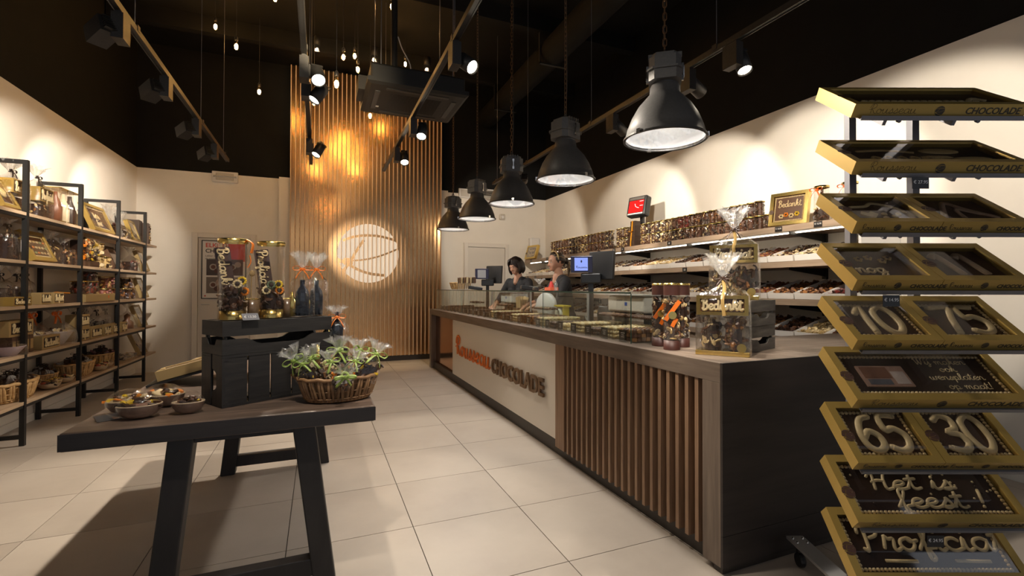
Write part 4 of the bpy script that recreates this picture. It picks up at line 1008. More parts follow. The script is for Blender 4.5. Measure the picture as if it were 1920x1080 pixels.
for i, (cc, kk, nm) in enumerate(FILL):
    r = random.Random(50+i); b = B(); b.col = cc[0]; b.add([(-.115, .008, .028), (.115, .008, .028), (.115, .43, .075), (-.115, .43, .075)], [(0, 1, 2, 3)])
    def wh(q): 
        y = q.uniform(.02, .42); return (q.uniform(-.105, .105), y, .030+.10*y+q.uniform(0, .02))
    pile(b, 120, wh, cc, .019, kk, .8, r); fills.append(b.mesh('chocolates', CHOC))
tp = {}
for i in range(len(FILL)):
    t = thing('chocolate_tray', 'tray', 'tray'); put('card_tray', tray_me, t); put('chocolates', fills[i], t); tp[i] = Proto(t)
seq = {1: [1, 3, 6, 5, 6, 5, 2, 0, 1, 1, 2, 0, 6, 2, 1, 0, 2, 6, 1, 0, 2, 3, 1, 0], 2: [4, 2, 2, 5, 0, 3, 6, 1, 0, 0, 5, 6, 5, 2, 1, 0, 6, 5, 0, 2, 1, 6, 0, 2], 3: [0, 1, 0, 2, 1, 6, 2, 0, 1, 2, 3, 0, 6, 5, 1, 2, 0, 1, 2, 6, 0, 2, 1, 0]}
snm = {1: 'upper tray shelf', 2: 'middle tray shelf', 3: 'lowest tray shelf'}
for si in (1, 2, 3):
    n = 24
    for k in range(n):
        f = seq[si][k]; y = SY0+.13+k*.2595
        tp[f].at((RXF+.004, y, SZ[si]+.002), 0, 'tray of %s chocolates, %s on the %s from near end' % (FILL[f][2], ORD[k], snm[si]), 'chocolate trays on the wall shelves', rot=(math.radians(9), 0, -PI/2))
# price strips on the top shelf edge
for k, y in enumerate((2.62, 2.98, 4.4, 5.32, 5.52, 5.9, 7.6, 8.3)):
    price_card('black price card on the top shelf edge, %s from the near end' % ORD[k], '€ 15,95' if k < 2 else '', (RXF-.003, y, SZ[0]-.047), (0, 0, -PI/2), .07, .044, .018, 'price cards on the wall shelf')
for k, y in enumerate((4.15, 8.1, 8.45)):
    price_card('black price card on the upper tray shelf edge, %s from the near end' % ORD[k], '', (RXF-.003, y, SZ[1]-.05), (0, 0, -PI/2), .07, .044, .018, 'price cards on the wall shelf')
# framed box, tubes and stacked boxes on the top shelf
def d_bed(b, iw, y0, y1, z):
    strokes(b, 'Bedankt', .06, .0032, -iw+.035, y0+(y1-y0)*.58, z+.002, 6, 1.0*min(1, (2*iw-.06)/width('Bedankt', .06)))
    for k, x in enumerate((-.06, -.02, .025, .07)):
        cc = (WH, OR, WH, YE)[k]
        for q in range(6): b.col = cc; b.ell((x+.015*math.cos(q*1.047), y0+.05+.012*(k % 2)+.015*math.sin(q*1.047), z+.002), (.009, .009, .004), 6, 3)
        b.col = DK; b.ell((x, y0+.05+.012*(k % 2), z+.005), (.008, .008, .004), 6, 3)
t = plaque('chocolate_gift_box', 'square gold box reading Bedankt with piped flowers on the top wall shelf', 'gift box', .32, .30, .05, GOLDB, .03, d_bed, True, None, ML); stand(t, (RXF+.09, 2.95, SZ[0]+.003), PI+.25, .22)
t = plaque('chocolate_gift_box', 'gold box with white piping at the far end of the top shelf', 'gift box', .36, .27, .05, GOLDB, .032, lambda b, iw, y0, y1, z: (strokes(b, 'Proficiat', .05, .005, -.11, y0+.115, z, 6, .95), strokes(b, 'Jarig' if False else 'Proficiat', .06, .005, -.11, y0+.03, z, 6, .9)), True, None, ML); stand(t, (RXF+.02, 8.33, SZ[0]+.003), PI+.15, .3)
for k, (y, x) in enumerate(((2.66, 3.80), (2.47, 3.86))):
    jp = thing('chocolate_tube', 'clear tube with an orange bow on the top shelf, %s from the gold box' % ORD[k], 'tube', (x, y, SZ[0]+.001), group='bow tubes on the top shelf')
    b = B(); b.col = DK; b.lathe([(0, .004), (.04, .004), (.04, .10), (0, .10)], 10); pile(b, 30, in_cyl(.05, .02, .11), (DK, ML, DK), .02, (0, 1)); b.col = YE; b.ell((-.045, -.02, .13), (.016, .016, .01), 8, 4); b.col = WH; b.ell((-.048, .02, .11), (.016, .016, .01), 8, 4); b.col = ML; b.cb((0, 0, .20), (.05, .012, .17), RZ(.4) @ RY(.25)); obj('chocolates', b, CHOC, jp)
    b = B(); b.sm = True; b.lathe([(0, 0), (.055, 0), (.055, .29), (.052, .292)], 20); obj('tube_body', b, ACET, jp); b = B(); b.sm = True; b.lathe([(.057, .28), (.057, .296), (0, .297)], 20); obj('lid', b, GOLDB, jp)
    put('ribbon_bow', bow((.62, .10, .01), .035, True, -PI/2), jp, (-.056, 0, .26))
# stacked dark boxes tied with an orange ribbon
t = thing('stacked_box_tower', 'tower of dark chocolate boxes tied with an orange ribbon under the red screen', 'box tower', (3.785, 5.16, SZ[0]+.001))
for k in range(5):
    s = .15-.015*k; obj('box', B().box(-s/2, s/2, -s/2, s/2, .066*k, .066*k+.064), mat('dark brown box card', (.045, .025, .016), .45), t, bevel=.002)
b = B(); b.col = (.62, .25, .01); b.tube([(-.078, 0, .0), (-.073, 0, .07), (-.065, 0, .14), (-.056, 0, .21), (-.046, 0, .33)], .012, 6, flat=.2); b.tube(smooth_pts([(-.075, -.05, .20), (-.067, 0, .185), (-.075, .05, .195)]), .011, 6, flat=.25); obj('ribbon', b, SATIN, t)
t = thing('scale_display', 'tilted black scale display with a red screen on the wall', 'display', (3.80, 5.14, 2.185))
M = RZ(.25) @ RX(0) @ RY(.22)
b = B(); b.M = M; b.box(-.05, .06, -.15, .15, 0, .27); obj('housing', b, BLKP, t, bevel=.02)
b = B(); b.M = M; b.box(-.054, -.049, -.115, .115, .045, .205); s_ = obj('screen', b, glow('red screen', (.75, .012, .01), 1.1), t)
b = B(); b.M = M; b.tube(smooth_pts([(-.0555, -.05, .10), (-.0555, .0, .12), (-.0555, .02, .16)]), .004, 5); b.box(-.0555, -.0545, -.11, -.05, .185, .192); b.box(-.0555, -.0545, -.11, -.06, .125, .132); obj('screen_mark', b, glow('screen white', (1, .75, .7), .8), s_)
b = B(); b.M = M; b.box(-.056, -.05, -.12, .12, .018, .034); obj('light_bar', b, WHITEP, t)
b = B(); b.M = M; b.box(-.056, -.05, -.12, .12, .215, .25); obj('top_band', b, mat('grey plastic', (.12, .11, .10), .4), t)
obj('neck', B().box(.066, .096, -.03, .03, -.384, .16).box(.03, .066, -.03, .03, .08, .16), BLKP, t)
# ------------------------------------------------------------------ people behind the counter
import numpy as np
SKIN = mat('skin', (.52, .27, .17), .5, c2=(.57, .30, .195), nscale=25); SKIN.node_tree.nodes['Principled BSDF'].inputs['Subsurface Weight'].default_value = .08
TOPM = mat('black knit top', (.012, .011, .012), .8, c2=(.02, .019, .02), nscale=60); TROU = mat('dark trousers', (.018, .018, .024), .8); SHOE = mat('black shoe leather', (.01, .01, .01), .4)
def person(label, loc, face, hs, head_pitch, head_yaw, handL, handR, hair, torso_lean=0.0, deep=.09):
    """local frame: +Y is the facing direction, X the person's right hand side"""
    t = thing('person', label, 'person', loc, face - PI/2)
    prim = []   # (a, b, ra, rb, category)
    def cap(a, b_, ra, rb, c): prim.append((Vector(a), Vector(b_), ra, rb, c))
    ls = torso_lean
    def L(v):  # lean of the upper body about the hips
        v = Vector(v); d = max(0, v.z-.95); return Vector((v.x, v.y + d*math.sin(ls), .95 + d*math.cos(ls) if v.z > .95 else v.z))
    for s in (-1, 1):
        cap((s*.085, 0, .90), (s*.095, .01, .50), .082, .056, 2); cap((s*.095, .01, .50), (s*.10, -.02, .09), .055, .036, 2)
        cap((s*.10, -.03, .045), (s*.115, .13, .035), .036, .030, 3)
        cap(L((s*.14, 0, 1.325)), L((s*.165, 0, 1.335)), .062, .062, 1)
    cap((-.07, 0, .92), (.07, 0, .92), .115, .115, 2)
    for s in (-1, 1):
        cap(L((s*.065, .0, 1.0)), L((s*.075, .0, 1.28)), .095, .10, 1); cap(L((s*.07, .065, 1.215)), L((s*.07, .07, 1.20)), .062, .062, 1)
    cap(L((-.06, -.02, 1.34)), L((.06, -.02, 1.34)), .075, .075, 1)
    cap(L((0, -.012, 1.36)), L((0, .005, 1.47)), .054, .048, 0)
    cap(L((0, .06, 1.335)), L((0, .035, 1.40)), .035, .04, 0)
    hp = L((0, .012, 1.475))
    Hm = Matrix.Translation(hp) @ RZ(head_yaw) @ RX(-head_pitch)
    H = lambda v: Hm @ Vector(v)
    cap(H((0, -.022, .095)), H((0, .018, .10)), .079, .074, 0); cap(H((0, -.01, .12)), H((0, .01, .125)), .078, .072, 0)
    cap(H((0, .035, .055)), H((0, .058, .030)), .052, .036, 0); cap(H((0, .072, .016)), H((0, .074, .018)), .020, .020, 0)
    cap(H((-.028, .055, .062)), H((.028, .055, .062)), .030, .030, 0)
    cap(H((0, .086, .098)), H((0, .104, .068)), .009, .0125, 0); cap(H((-.011, .094, .064)), H((.011, .094, .064)), .009, .009, 0)
    cap(H((-.03, .079, .114)), H((.03, .079, .114)), .012, .012, 0)
    for s in (-1, 1): cap(H((s*.076, -.01, .075)), H((s*.080, -.015, .10)), .010, .013, 0)
    for s, hnd in ((-1, handL), (1, handR)):
        sh = L((s*.175, 0, 1.33)); wr = Vector(hnd); mid = (sh+wr)/2; d = (wr-sh).length
        bend = math.sqrt(max(0, .27**2-(d/2)**2)) if d < .54 else .0
        out = Vector((s*.75, -.45, -.5)); ax = (wr-sh).normalized(); out = (out-ax*out.dot(ax)).normalized(); el = mid+out*bend
        cap(sh, el, .058, .044, 1); cap(el, el+(wr-el)*.45, .044, .040, 1); cap(el+(wr-el)*.3, wr, .038, .026, 0)
        fw = (wr-el).normalized(); fw = (fw+Vector((0, .25, -.35))).normalized(); side = fw.cross(Vector((0, 0, 1))).normalized(); dn = side.cross(fw)
        for k in (-1, 1): cap(wr+side*.014*k, wr+fw*.075+side*.022*k, .020, .017, 0)
        for k, ln in enumerate((.060, .072, .068, .052)):
            b0 = wr+fw*.082+side*(.031-.0205*k); b1 = b0+(fw*.9-dn*.25).normalized()*ln*.5; b2 = b1+(fw*.6-dn*.75).normalized()*ln*.5
            cap(b0, b1, .0095, .009, 0); cap(b1, b2, .009, .0078, 0)
        t0 = wr+fw*.025-side*s*-.028; t1 = t0+(fw*.6-side*s*-.8).normalized()*.035; t2 = t1+(fw*.9-dn*.3).normalized()*.032
        cap(t0, t1, .0115, .0105, 0); cap(t1, t2, .0105, .0088, 0)
    b = B()
    for a, c, ra, rb, k in prim:
        n = max(2, int((c-a).length/.03)+2)
        b.cyl(a, c, ra, rb, 14) if (c-a).length > 1e-4 else None
        b.ell(a, (ra,)*3, 14, 8); b.ell(c, (rb,)*3, 14, 8)
    o = obj('body_raw', b, SKIN)
    m = o.modifiers.new('r', 'REMESH'); m.mode = 'VOXEL'; m.voxel_size = .0062
    m = o.modifiers.new('s', 'SMOOTH'); m.factor = .5; m.iterations = 7
    dg = bpy.context.evaluated_depsgraph_get(); dg.update(); me = bpy.data.meshes.new_from_object(o.evaluated_get(dg)); bpy.data.objects.remove(o)
    me.name = 'body'; me.materials.clear()
    for mm in (SKIN, TOPM, TROU, SHOE): me.materials.append(mm)
    n = len(me.polygons); C = np.empty(n*3); me.polygons.foreach_get('center', C); C = C.reshape(-1, 3)
    best = np.full(n, 9.); cat = np.zeros(n, int)
    for a, c, ra, rb, k in prim:
        a = np.array(a); d = np.array(c)-a; q = (d@d) + 1e-12; tt = np.clip(((C-a)@d)/q, 0, 1); dist = np.linalg.norm(C-a-tt[:, None]*d, axis=1)-(ra+(rb-ra)*tt)
        if k == 1: dist = dist - .003
        u = dist < best; best[u] = dist[u]; cat[u] = k
    me.polygons.foreach_set('material_index', cat); me.polygons.foreach_set('use_smooth', [True]*n); me.update()
    put('body', me, t)
    # face
    f = B(); f.sm = True; f.M = Hm
    for s in (-1, 1):
        f.col = (.75, .72, .68); f.ell((s*.030, .077, .096), (.0125, .008, .0062), 10, 6); f.col = (.05, .03, .02); f.ell((s*.030, .0835, .0955), (.0055, .003, .0055), 8, 5)
        f.col = (.04, .022, .015); f.tube(smooth_pts([(s*.016, .090, .118), (s*.032, .086, .123), (s*.048, .074, .117)]), .0028, 5); f.tube(smooth_pts([(s*.017, .083, .1), (s*.030, .0865, .104), (s*.044, .077, .099)]), .0018, 4)
    f.col = (.38, .09, .07); f.tube(smooth_pts([(-.024, .076, .046), (-.012, .090, .040), (0, .0945, .038), (.012, .090, .040), (.024, .076, .046)]), [.002, .0035, .004, .004, .004, .0045, .0045, .0045, .0045, .0045, .004, .004, .004, .0035, .003, .0025, .002], 6)
    f.col = (.78, .74, .68); f.tube(smooth_pts([(-.016, .087, .0435), (0, .0945, .0415), (.016, .087, .0435)]), .0022, 5)
    obj('face_features', f, mat('face colours', (1, 1, 1), .45, attr=True), t)
    hair(t, Hm)
    return t
def hair_bob(colr):
    def f(t, Hm):
        b = B(); b.sm = True; b.M = Hm; b.col = colr; r = random.Random(5)
        b.ell((0, -.014, .118), (.090, .098, .092), 20, 12)
        for k in range(46):
            a = -2.15 + 4.3*k/45 - PI/2    # around the back and sides, open at the face
            x, y = math.cos(a), math.sin(a); ln = r.uniform(-.01, .012); fr = max(0, y)
            b.tube(smooth_pts([(x*.02, -.01+y*.03, .20), (x*.075, -.012+y*.078, .155), (x*.098, -.012+y*.098, .09), (x*.098, -.008+y*.094+.01*fr, .03+ln), (x*.080, -.004+y*.078+.02*fr, -.012+ln)], 3), [.016]*10+[.013, .010, .006], 6)
        for k in range(7): b.tube(smooth_pts([(.015, .02, .205), (-.02-.008*k, .075-.006*k, .185), (-.052-.005*k, .080-.012*k, .135), (-.075-.003*k, .060-.012*k, .085)], 3), [.012]*7+[.009, .008, .006], 5)
        for k in range(6): b.tube(smooth_pts([(.015, .02, .205), (.04+.006*k, .072-.006*k, .18), (.066+.004*k, .066-.012*k, .13), (.08, .050-.01*k, .08)], 3), [.012]*7+[.009, .008, .006], 5)
        obj('hair', b, mat('dark hair', (1, 1, 1), .35, attr=True, c2=(.6, .6, .6), nscale=60, spec=.6), t)
    return f
def hair_tied(colr, lite):
    def f(t, Hm):
        b = B(); b.sm = True; b.M = Hm; b.col = colr; r = random.Random(6)
        b.ell((0, -.022, .112), (.086, .088, .088), 20, 12)
        for k in range(34):
            a = PI*(k+.5)/34; x = math.cos(a); z = math.sin(a); b.col = lite if r.random() < .25 else colr
            b.tube(smooth_pts([(x*.074, .058-.03*abs(x), .115+z*.07), (x*.088, 0, .105+z*.095), (x*.080, -.06, .09+z*.08), (x*.03, -.108, .085+z*.03)], 3), [.012]*8+[.010, .008], 5)
        b.col = colr; b.ell((0, -.125, .085), (.034, .034, .04), 12, 8)
        for k in range(8): b.col = lite if k % 3 == 0 else colr; b.tube(smooth_pts([(0, -.12, .08), (.02*math.cos(k), -.15, .05), (.018*math.cos(k*1.3), -.145, -.02), (.012*math.cos(k), -.13, -.09)], 3), [.012]*7+[.009, .006, .003], 5)
        obj('hair', b, MATS['dark hair'], t)
        g = B(); g.sm = True; g.M = Hm; g.col = (.62, .45, .22); g.tube([(.093*math.cos(q), .006, .115+.100*math.sin(q)) for q in [PI*i/16 for i in range(17)]], .009, 6, flat=.6)
        obj('hair_band', g, SATIN, t)
    return f
FaceL = math.atan2(-.40, -.82); FaceR = math.atan2(.10, -.95)
person('smiling woman with a dark bob in a black top behind the counter', (2.52, 6.0, 0), FaceL, 1, .42, .05, (-.17, .36, 1.04), (.16, .34, 1.03), hair_bob((.020, .010, .007)), .10)
person('woman with tied back hair and a hair band, laughing, in a black top', (2.62, 4.93, 0), FaceR, 1, .16, .05, (-.15, .42, 1.06), (.17, .40, 1.06), hair_tied((.045, .026, .016), (.34, .22, .11)), .14)

# ------------------------------------------------------------------ pralines in the vitrine
r = random.Random(4)
def praline_proto(c1, c2, kind, rows, lay):
    t = thing('praline_tray', 'tray', 'tray'); x0, x1 = .0, .36; wd = .165
    obj('glass_plate', B().box(x0, x1, -wd/2, wd/2, 0, .006), ACET, t)
    b = B(); b.sm = kind != 2; nx = 11
    for l in range(lay):
        for i in range(nx):
            for j in range(rows):
                b.col = c1 if (i+j+l) % 3 else c2; x = x0+.02+i*(x1-.04-x0)/(nx-1); y = -wd/2+.02+j*(wd-.04)/max(1, rows-1); z = .006+.013+l*.024
                if kind == 0: b.ell((x, y, z), (.0155, .0165, .013), 8, 5)
                elif kind == 1: b.lathe([(.0155, z-.013), (.0155, z+.004), (.010, z+.012), (0, z+.013)], 8, x, y)
                else: b.box(x-.0135, x+.0135, y-.0155, y+.0155, z-.012, z+.010)
    obj('pralines', b, CHOC, t)
    obj('price_card', B().box(-.022, -.0205, -.039, .039, .0, .072), TAGM, t); 
    g = B()
    for k, q in enumerate((.04, .026, .03)): g.box(-.0226, -.0221, -q/2, q/2, .052-.012*k, .0565-.012*k)
    obj('lettering', g, INK, [c for c in t.children if c.name.startswith('price_card')][0])
    return Proto(t)
PP = [praline_proto(WH, CR, 0, 5, 3), praline_proto(ML, CA, 1, 5, 3), praline_proto(DK, DK, 2, 5, 2), praline_proto(ML, DK, 0, 5, 2), praline_proto(CR, WH, 1, 5, 2), praline_proto((.06, .022, .01), ML, 2, 5, 3)]
pnm = ['white', 'milk chocolate', 'dark', 'brown', 'cream coloured', 'dark brown']
for k in range(24):
    y = 2.46+k*.206; s = [1, 0, 3, 0, 4, 3, 0, 1, 5, 0, 2, 5, 0, 2, 5, 3, 2, 2, 5, 2, 3, 5, 2, 2][k]
    if any(abs(y-q) < .09 for q in seams): y += .02
    PP[s].at((VX0+.032, y, CZ+.002), 0, 'tray of %s pralines in the vitrine, %s from the near end' % (pnm[s], ORD[k]), 'praline trays in the vitrine')
# second tier of long praline bars on a glass shelf at the back
for k, y in enumerate((2.62, 3.0, 4.2, 5.3, 6.4)):
    t = thing('praline_riser', 'small glass riser heaped with pralines, %s from the near end of the vitrine' % ORD[k], 'riser', (VX0+.235, y, CZ+.07), 0, 'praline risers in the vitrine')
    obj('glass_shelf', B().box(.03, .16, -.16, .16, .045, .05), ACET, t); obj('glass_leg', B().box(.03, .16, -.16, -.155, -.06, .045), ACET, t); obj('glass_leg', B().box(.03, .16, .155, .16, -.06, .045), ACET, t)
    b = B(); b.sm = True
    for i in range(16):
        for j in range(5): b.col = (ML, CA, WH, ML, DK)[k] if (i*j) % 3 else ML; b.ell((.045+.024*j, -.147+.0196*i, .063+.004*(j % 2)), (.0135, .011, .011), 7, 4)
    obj('pralines', b, CHOC, t)

# ------------------------------------------------------------------ gifts at the near end of the counter
def choc_tube(label, loc, cap_c, tag_):
    t = thing('chocolate_tube', label, 'tube', loc, group='tall chocolate tubes on the counter'); R, Hh = .043, .35
    b = B(); b.col = DK; b.lathe([(0, .05), (R*.7, .05), (R*.7, Hh*.72), (0, Hh*.72)], 10); pile(b, 85, lambda q: ((lambda a, k: (k*math.cos(a), k*math.sin(a), q.uniform(.055, Hh*.80)))(q.uniform(0, 6.28), R*q.uniform(.62, .84))), (DK, ML, DK, WH, CR, ML), .017, (0, 0, 3, 1)); obj('chocolates', b, CHOC, t)
    b = B(); b.sm = True; b.lathe([(0, .001), (R, .001), (R, Hh), (R*.97, Hh+.002)], 22); obj('tube_body', b, ACET, t)
    b = B(); b.col = (.055, .014, .009); b.sm = True; b.lathe([(R*1.012, 0), (R*1.012, .05), (R*.9, .05)], 22); obj('brown_band', b, PLAIN, t); b = B(); b.col = (.055, .014, .009); b.sm = True; b.lathe([(R*1.008, Hh*.83), (R*1.008, Hh*.985)], 22); obj('brown_band', b, PLAIN, t)
    b = B(); b.sm = True; b.lathe([(R*1.03, Hh-.005), (R*1.03, Hh+.006), (0, Hh+.006)], 22); obj('lid', b, GOLDB, t)
    if tag_:
        b = B(); b.col = (.72, .16, .01); b.M = RZ(tag_); b.cb((-R-.004, .0, Hh*.60), (.004, .022, .125), RX(.62)); b.M = RZ(tag_+.2) ; b.cb((-R-.003, .0, Hh*.42), (.003, .02, .05), RX(.5)); obj('orange_ribbon', b, SATIN, t)
        b = B(); b.M = RZ(tag_) @ TR(-R-.008, .0, Hh*.53) @ RY(PI/2); b.lathe([(0, -.002), (.021, -.002), (.021, .002), (0, .002)], 18); obj('gold_seal', b, GOLDB, t)
    return t
choc_tube('left brown banded tube of chocolates with an orange ribbon on the counter', (1.80, 2.225, CZ+.001), 0, 1.05)
choc_tube('front brown banded tube of chocolates with an orange ribbon on the counter', (1.748, 2.062, CZ+.001), 0, .95)
choc_tube('brown banded tube of chocolates half behind the front gift bag', (1.885, 2.14, CZ+.001), 0, 0)

def big_gift(label, loc, face, word, seed):
    t = thing('gift_bag', label, 'gift bag', loc, face+PI/2, 'gift bags on the counter'); W_, D_, H_ = .245, .145, .295
    obj('gold_tray', B().box(-W_/2, W_/2, -D_/2, D_/2, 0, .022), GOLDB, t, bevel=.002)
    obj('clear_box', B().box(-W_/2+.003, W_/2-.003, -D_/2+.003, D_/2-.003, .0225, H_), ACET, t)
    b = B(); b.col = DK
    for i, (x, cc) in enumerate(((-.058, (DK, WH, ML, WH, DK)), (.055, (ML, ML, CA, ML)))):
        b.col = DK; b.lathe([(0, .024), (.03, .024), (.03, .16), (0, .16)], 10, x, 0); pile(b, 46, lambda q: ((lambda a, k: (x+k*math.cos(a), k*math.sin(a), q.uniform(.034, .175)))(q.uniform(0, 6.28), .042*q.uniform(.7, .95))), cc, .019, (0, 0, 3) if i == 0 else (1, 2, 3))
    obj('chocolates', b, CHOC, t)
    b = B(); b.sm = True; b.lathe([(.047, .023), (.047, .185), (.049, .185), (.049, .193), (0, .194)], 18, -.058, 0); b.lathe([(.047, .023), (.047, .185), (.049, .185), (.049, .193), (0, .194)], 18, .055, 0); obj('inner_tubes', b, ACET, t)
    z0 = .197
    fr = B().box(-W_/2+.005, W_/2-.005, -D_/2+.004, -D_/2+.03, z0, z0+.016).box(-W_/2+.005, W_/2-.005, -D_/2+.004, -D_/2+.03, H_-.018, H_-.002).box(-W_/2+.005, -W_/2+.022, -D_/2+.004, -D_/2+.03, z0+.016, H_-.018).box(W_/2-.022, W_/2-.005, -D_/2+.004, -D_/2+.03, z0+.016, H_-.018).box(-W_/2+.005, W_/2-.005, -D_/2+.03, D_/2-.01, z0, z0+.003)
    fo = obj('gold_name_box', fr, GOLDB, t)
    b = B(); b.col = ML; b.box(-W_/2+.022, W_/2-.022, -D_/2+.02, -D_/2+.03, z0+.016, H_-.018); obj('chocolate_slab', b, CHOC, fo)
    b = B(); b.sm = True; b.col = (.78, .66, .42); b.M = Matrix(((1, 0, 0, 0), (0, 0, -1, -D_/2+.014), (0, 1, 0, 0), (0, 0, 0, 1))); h = .052; k = (W_-.06)/width(word, h); strokes(b, word, h, .0062, -width(word, h, k)/2, z0+.026, 0, 7, k, 5, .8); pi_ = obj('piped_word', b, CHOC, fo); pi_['label'] = 'white chocolate word ' + word
    b = B(); b.M = TR(W_/2-.035, -D_/2-.001, .042) @ RX(PI/2); b.lathe([(0, 0), (.021, 0), (.021, .002), (0, .002)], 20); obj('gold_seal', b, GOLDB, t)
    m1, m2 = bag_meshes(W_*1.05, D_*1.1, H_*.99, H_+.085, H_+.20, seed, 24, .42); bg = put('bag', m1, t); put('tuft', m2, bg)
    put('ribbon_bow', bow((.05, .022, .012), .032, True, 0), t, (0, -.012, H_+.085))
    b = B(); b.col = (.42, .27, .09); b.tube(smooth_pts([(0, -.014, H_+.08), (.01, -.05, H_+.03), (.004, -D_/2-.012, H_-.02), (.012, -D_/2-.014, H_-.10)]), .009, 6, flat=.2); obj('gold_ribbon_tail', b, SATIN, t)
    return t
FG = math.atan2(-.62, -.78)
big_gift('front gift bag reading Bedankt with a brown bow on the counter', (1.862, 1.815, CZ+.001), FG, 'Bedankt', 3)
def crate2(label, loc, rz):
    t = crate('wooden_crate', label, .30, .22, .132, CRATEG, 2, True, 'grey crates on the counter'); t.location = loc; t.rotation_euler = (0, 0, rz); return t
crate2('lower grey wooden crate on the counter end', (2.135, 1.945, CZ+.001), .32)
crate2('upper grey wooden crate stacked on the counter end', (2.132, 1.94, CZ+.135), .31)
big_gift('tall gift bag reading Proficiat standing on the crates', (2.085, 1.955, CZ+.2685), FG, 'Proficiat', 9)

# ------------------------------------------------------------------ tills and tools behind the vitrine
def till(label, loc, rz, sc_, screen):
    """customer display on the -X side, staff monitor turned away"""
    t = thing('till_terminal', label, 'till', loc, rz)
    obj('foot', B().box(-.09, .09, -.09, .09, 0, .012), BLKP, t, bevel=.003); obj('pole', B().box(-.022, .022, -.022, .022, .012, .34*sc_), BLKP, t)
    z = .34*sc_
    obj('bracket', B().box(-.06, .06, -.09, .085, z-.03, z+.06), BLKP, t, bevel=.012)
    M = TR(.03, -.085, z+.005) @ RZ(-.55) @ RY(.10)
    b = B(); b.M = M; b.box(-.018, .018, -.13, .13, 0, .25); m = obj('main_monitor', b, BLKP, t, bevel=.006)
    b = B(); b.M = M; b.box(.0181, .021, -.12, .12, .01, .24); obj('monitor_screen', b, mat('grey screen glass', (.10, .11, .12), .15), m)
    b = B(); b.M = TR(-.06, .075, z+.065) @ RY(-.12); b.box(-.014, .014, -.095, .095, 0, .145); c = obj('customer_display', b, mat('dark blue plastic', (.03, .03, .06), .3), t, bevel=.004)
    b = B(); b.M = TR(-.06, .075, z+.065) @ RY(-.12); b.box(-.0155, -.0142, -.055, .06, .018, .13); obj('display_screen', b, screen, c)
    return t
BLUE = glow('blue display', (.20, .26, .62), .75)
t = till('black till with a lit blue customer display between the lamps and jars', (2.21, 3.66, CZ+.001), .95, 1.18, BLUE)
b = B(); b.M = TR(-.06, .075, .34*1.18+.065) @ RY(-.12) @ Matrix(((0, 0, 1, -.0162), (-1, 0, 0, 0), (0, 1, 0, 0), (0, 0, 0, 1))); strokes(b, 'kassa' if False else 'Rousseau', .019, .0011, -.045, .04, 0, 4, 1.2, 3); b.ell((0, .098, 0), (.007, .012, .001), 8, 4); obj('display_writing', b, mat('navy print', (.02, .02, .07), .5), t)
till('black till with two screens at the far end of the counter', (2.19, 6.42, CZ+.001), 1.2, 1.15, mat('pale screen', (.35, .34, .34), .2))
def terminal(label, loc, rz, tilt=.15):
    t = thing('card_terminal', label, 'card terminal', loc, rz)
    b = B(); b.M = RX(tilt); b.box(-.042, .042, -.09, .09, .0, .04); bo = obj('body', b, BLKP, t, bevel=.008)
    b = B(); b.M = RX(tilt); b.box(-.032, .032, .02, .075, .0405, .042); obj('screen', b, mat('grey screen glass', (.1, .11, .12), .15), bo)
    b = B(); b.M = RX(tilt)
    for i in range(3):
        for j in range(4): b.box(-.03+.022*i, -.014+.022*i, -.075+.021*j, -.062+.021*j, .0405, .044)
    obj('keypad', b, mat('grey keys', (.25, .25, .25), .5), bo)
    return t
ZG = CZ+VZ+.003
terminal('black card terminal on the glass beside the sweet sticks', (1.86, 5.95, ZG), 1.4)
terminal('black card terminal with a white strip in front of the laughing woman', (1.95, 4.42, ZG), 1.4)
# basket of sweets and lollipops on the glass at the far end
t = thing('sweet_basket', 'light wicker basket of wrapped sweets on the far glass top', 'basket', (1.88, 6.72, ZG)); put('basket', basket_mesh(.15, .12, .095, .1, WICKL, 36), t)
b = B(); pile(b, 45, lambda q: ((lambda a, k: (.125*k*math.cos(a), .10*k*math.sin(a), .07+.06*(1-k)+q.uniform(0, .02)))(q.uniform(0, 6.28), math.sqrt(q.random()))), (WH, DK, (.5, .45, .4), CR), .022, (0, 1, 2)); obj('sweets', b, CHOC, t)
for k in range(12):
    t = thing('chocolate_stick', 'wrapped chocolate lollipop beside the sweet basket, %s in the row' % ORD[k], 'lollipop', (1.78+.09*(k % 2), 6.46-.042*k, ZG), 0, 'chocolate lollipops on the far glass top')
    b = B(); b.col = (.75, .7, .6); b.cyl((0, 0, 0), (0, 0, .09), .003, n=5); b.col = (DK, WH, ML)[k % 3]; b.cb((0, 0, .125), (.02, .032, .075)); b.col = (.6, .5, .4); b.cb((0, 0, .004), (.03, .03, .008)); obj('lolly', b, CHOC, t); obj('wrapper', B().cb((0, 0, .125), (.026, .038, .09)), CELLO, t)
def machine(label, loc, rz, wd, white):
    t = thing('packing_scale', label, 'scale', loc, rz); m = WHITEP if white else BEIGEP
    obj('base', B().box(-.13, .13, -wd/2, wd/2, 0, .04), BLKP, t, bevel=.006); obj('leg', B().box(-.05, .05, -wd/2+.02, -wd/2+.07, .04, .16), BLKP, t); obj('leg', B().box(-.05, .05, wd/2-.07, wd/2-.02, .04, .16), BLKP, t)
    obj('hood', B().box(-.10, .12, -wd/2, wd/2, .15, .27), m, t, bevel=.015); obj('top_plate', B().box(-.12, .13, -wd/2-.01, wd/2+.01, .272, .285), STEEL, t, bevel=.004)
    obj('badge', B().box(-.1015, -.1002, -.03, .0, .20, .225), mat('blue badge', (.05, .10, .35), .4), t); obj('badge', B().box(-.1015, -.1002, .03, .10, .235, .245), mat('grey badge', (.2, .2, .2), .4), t)
    return t
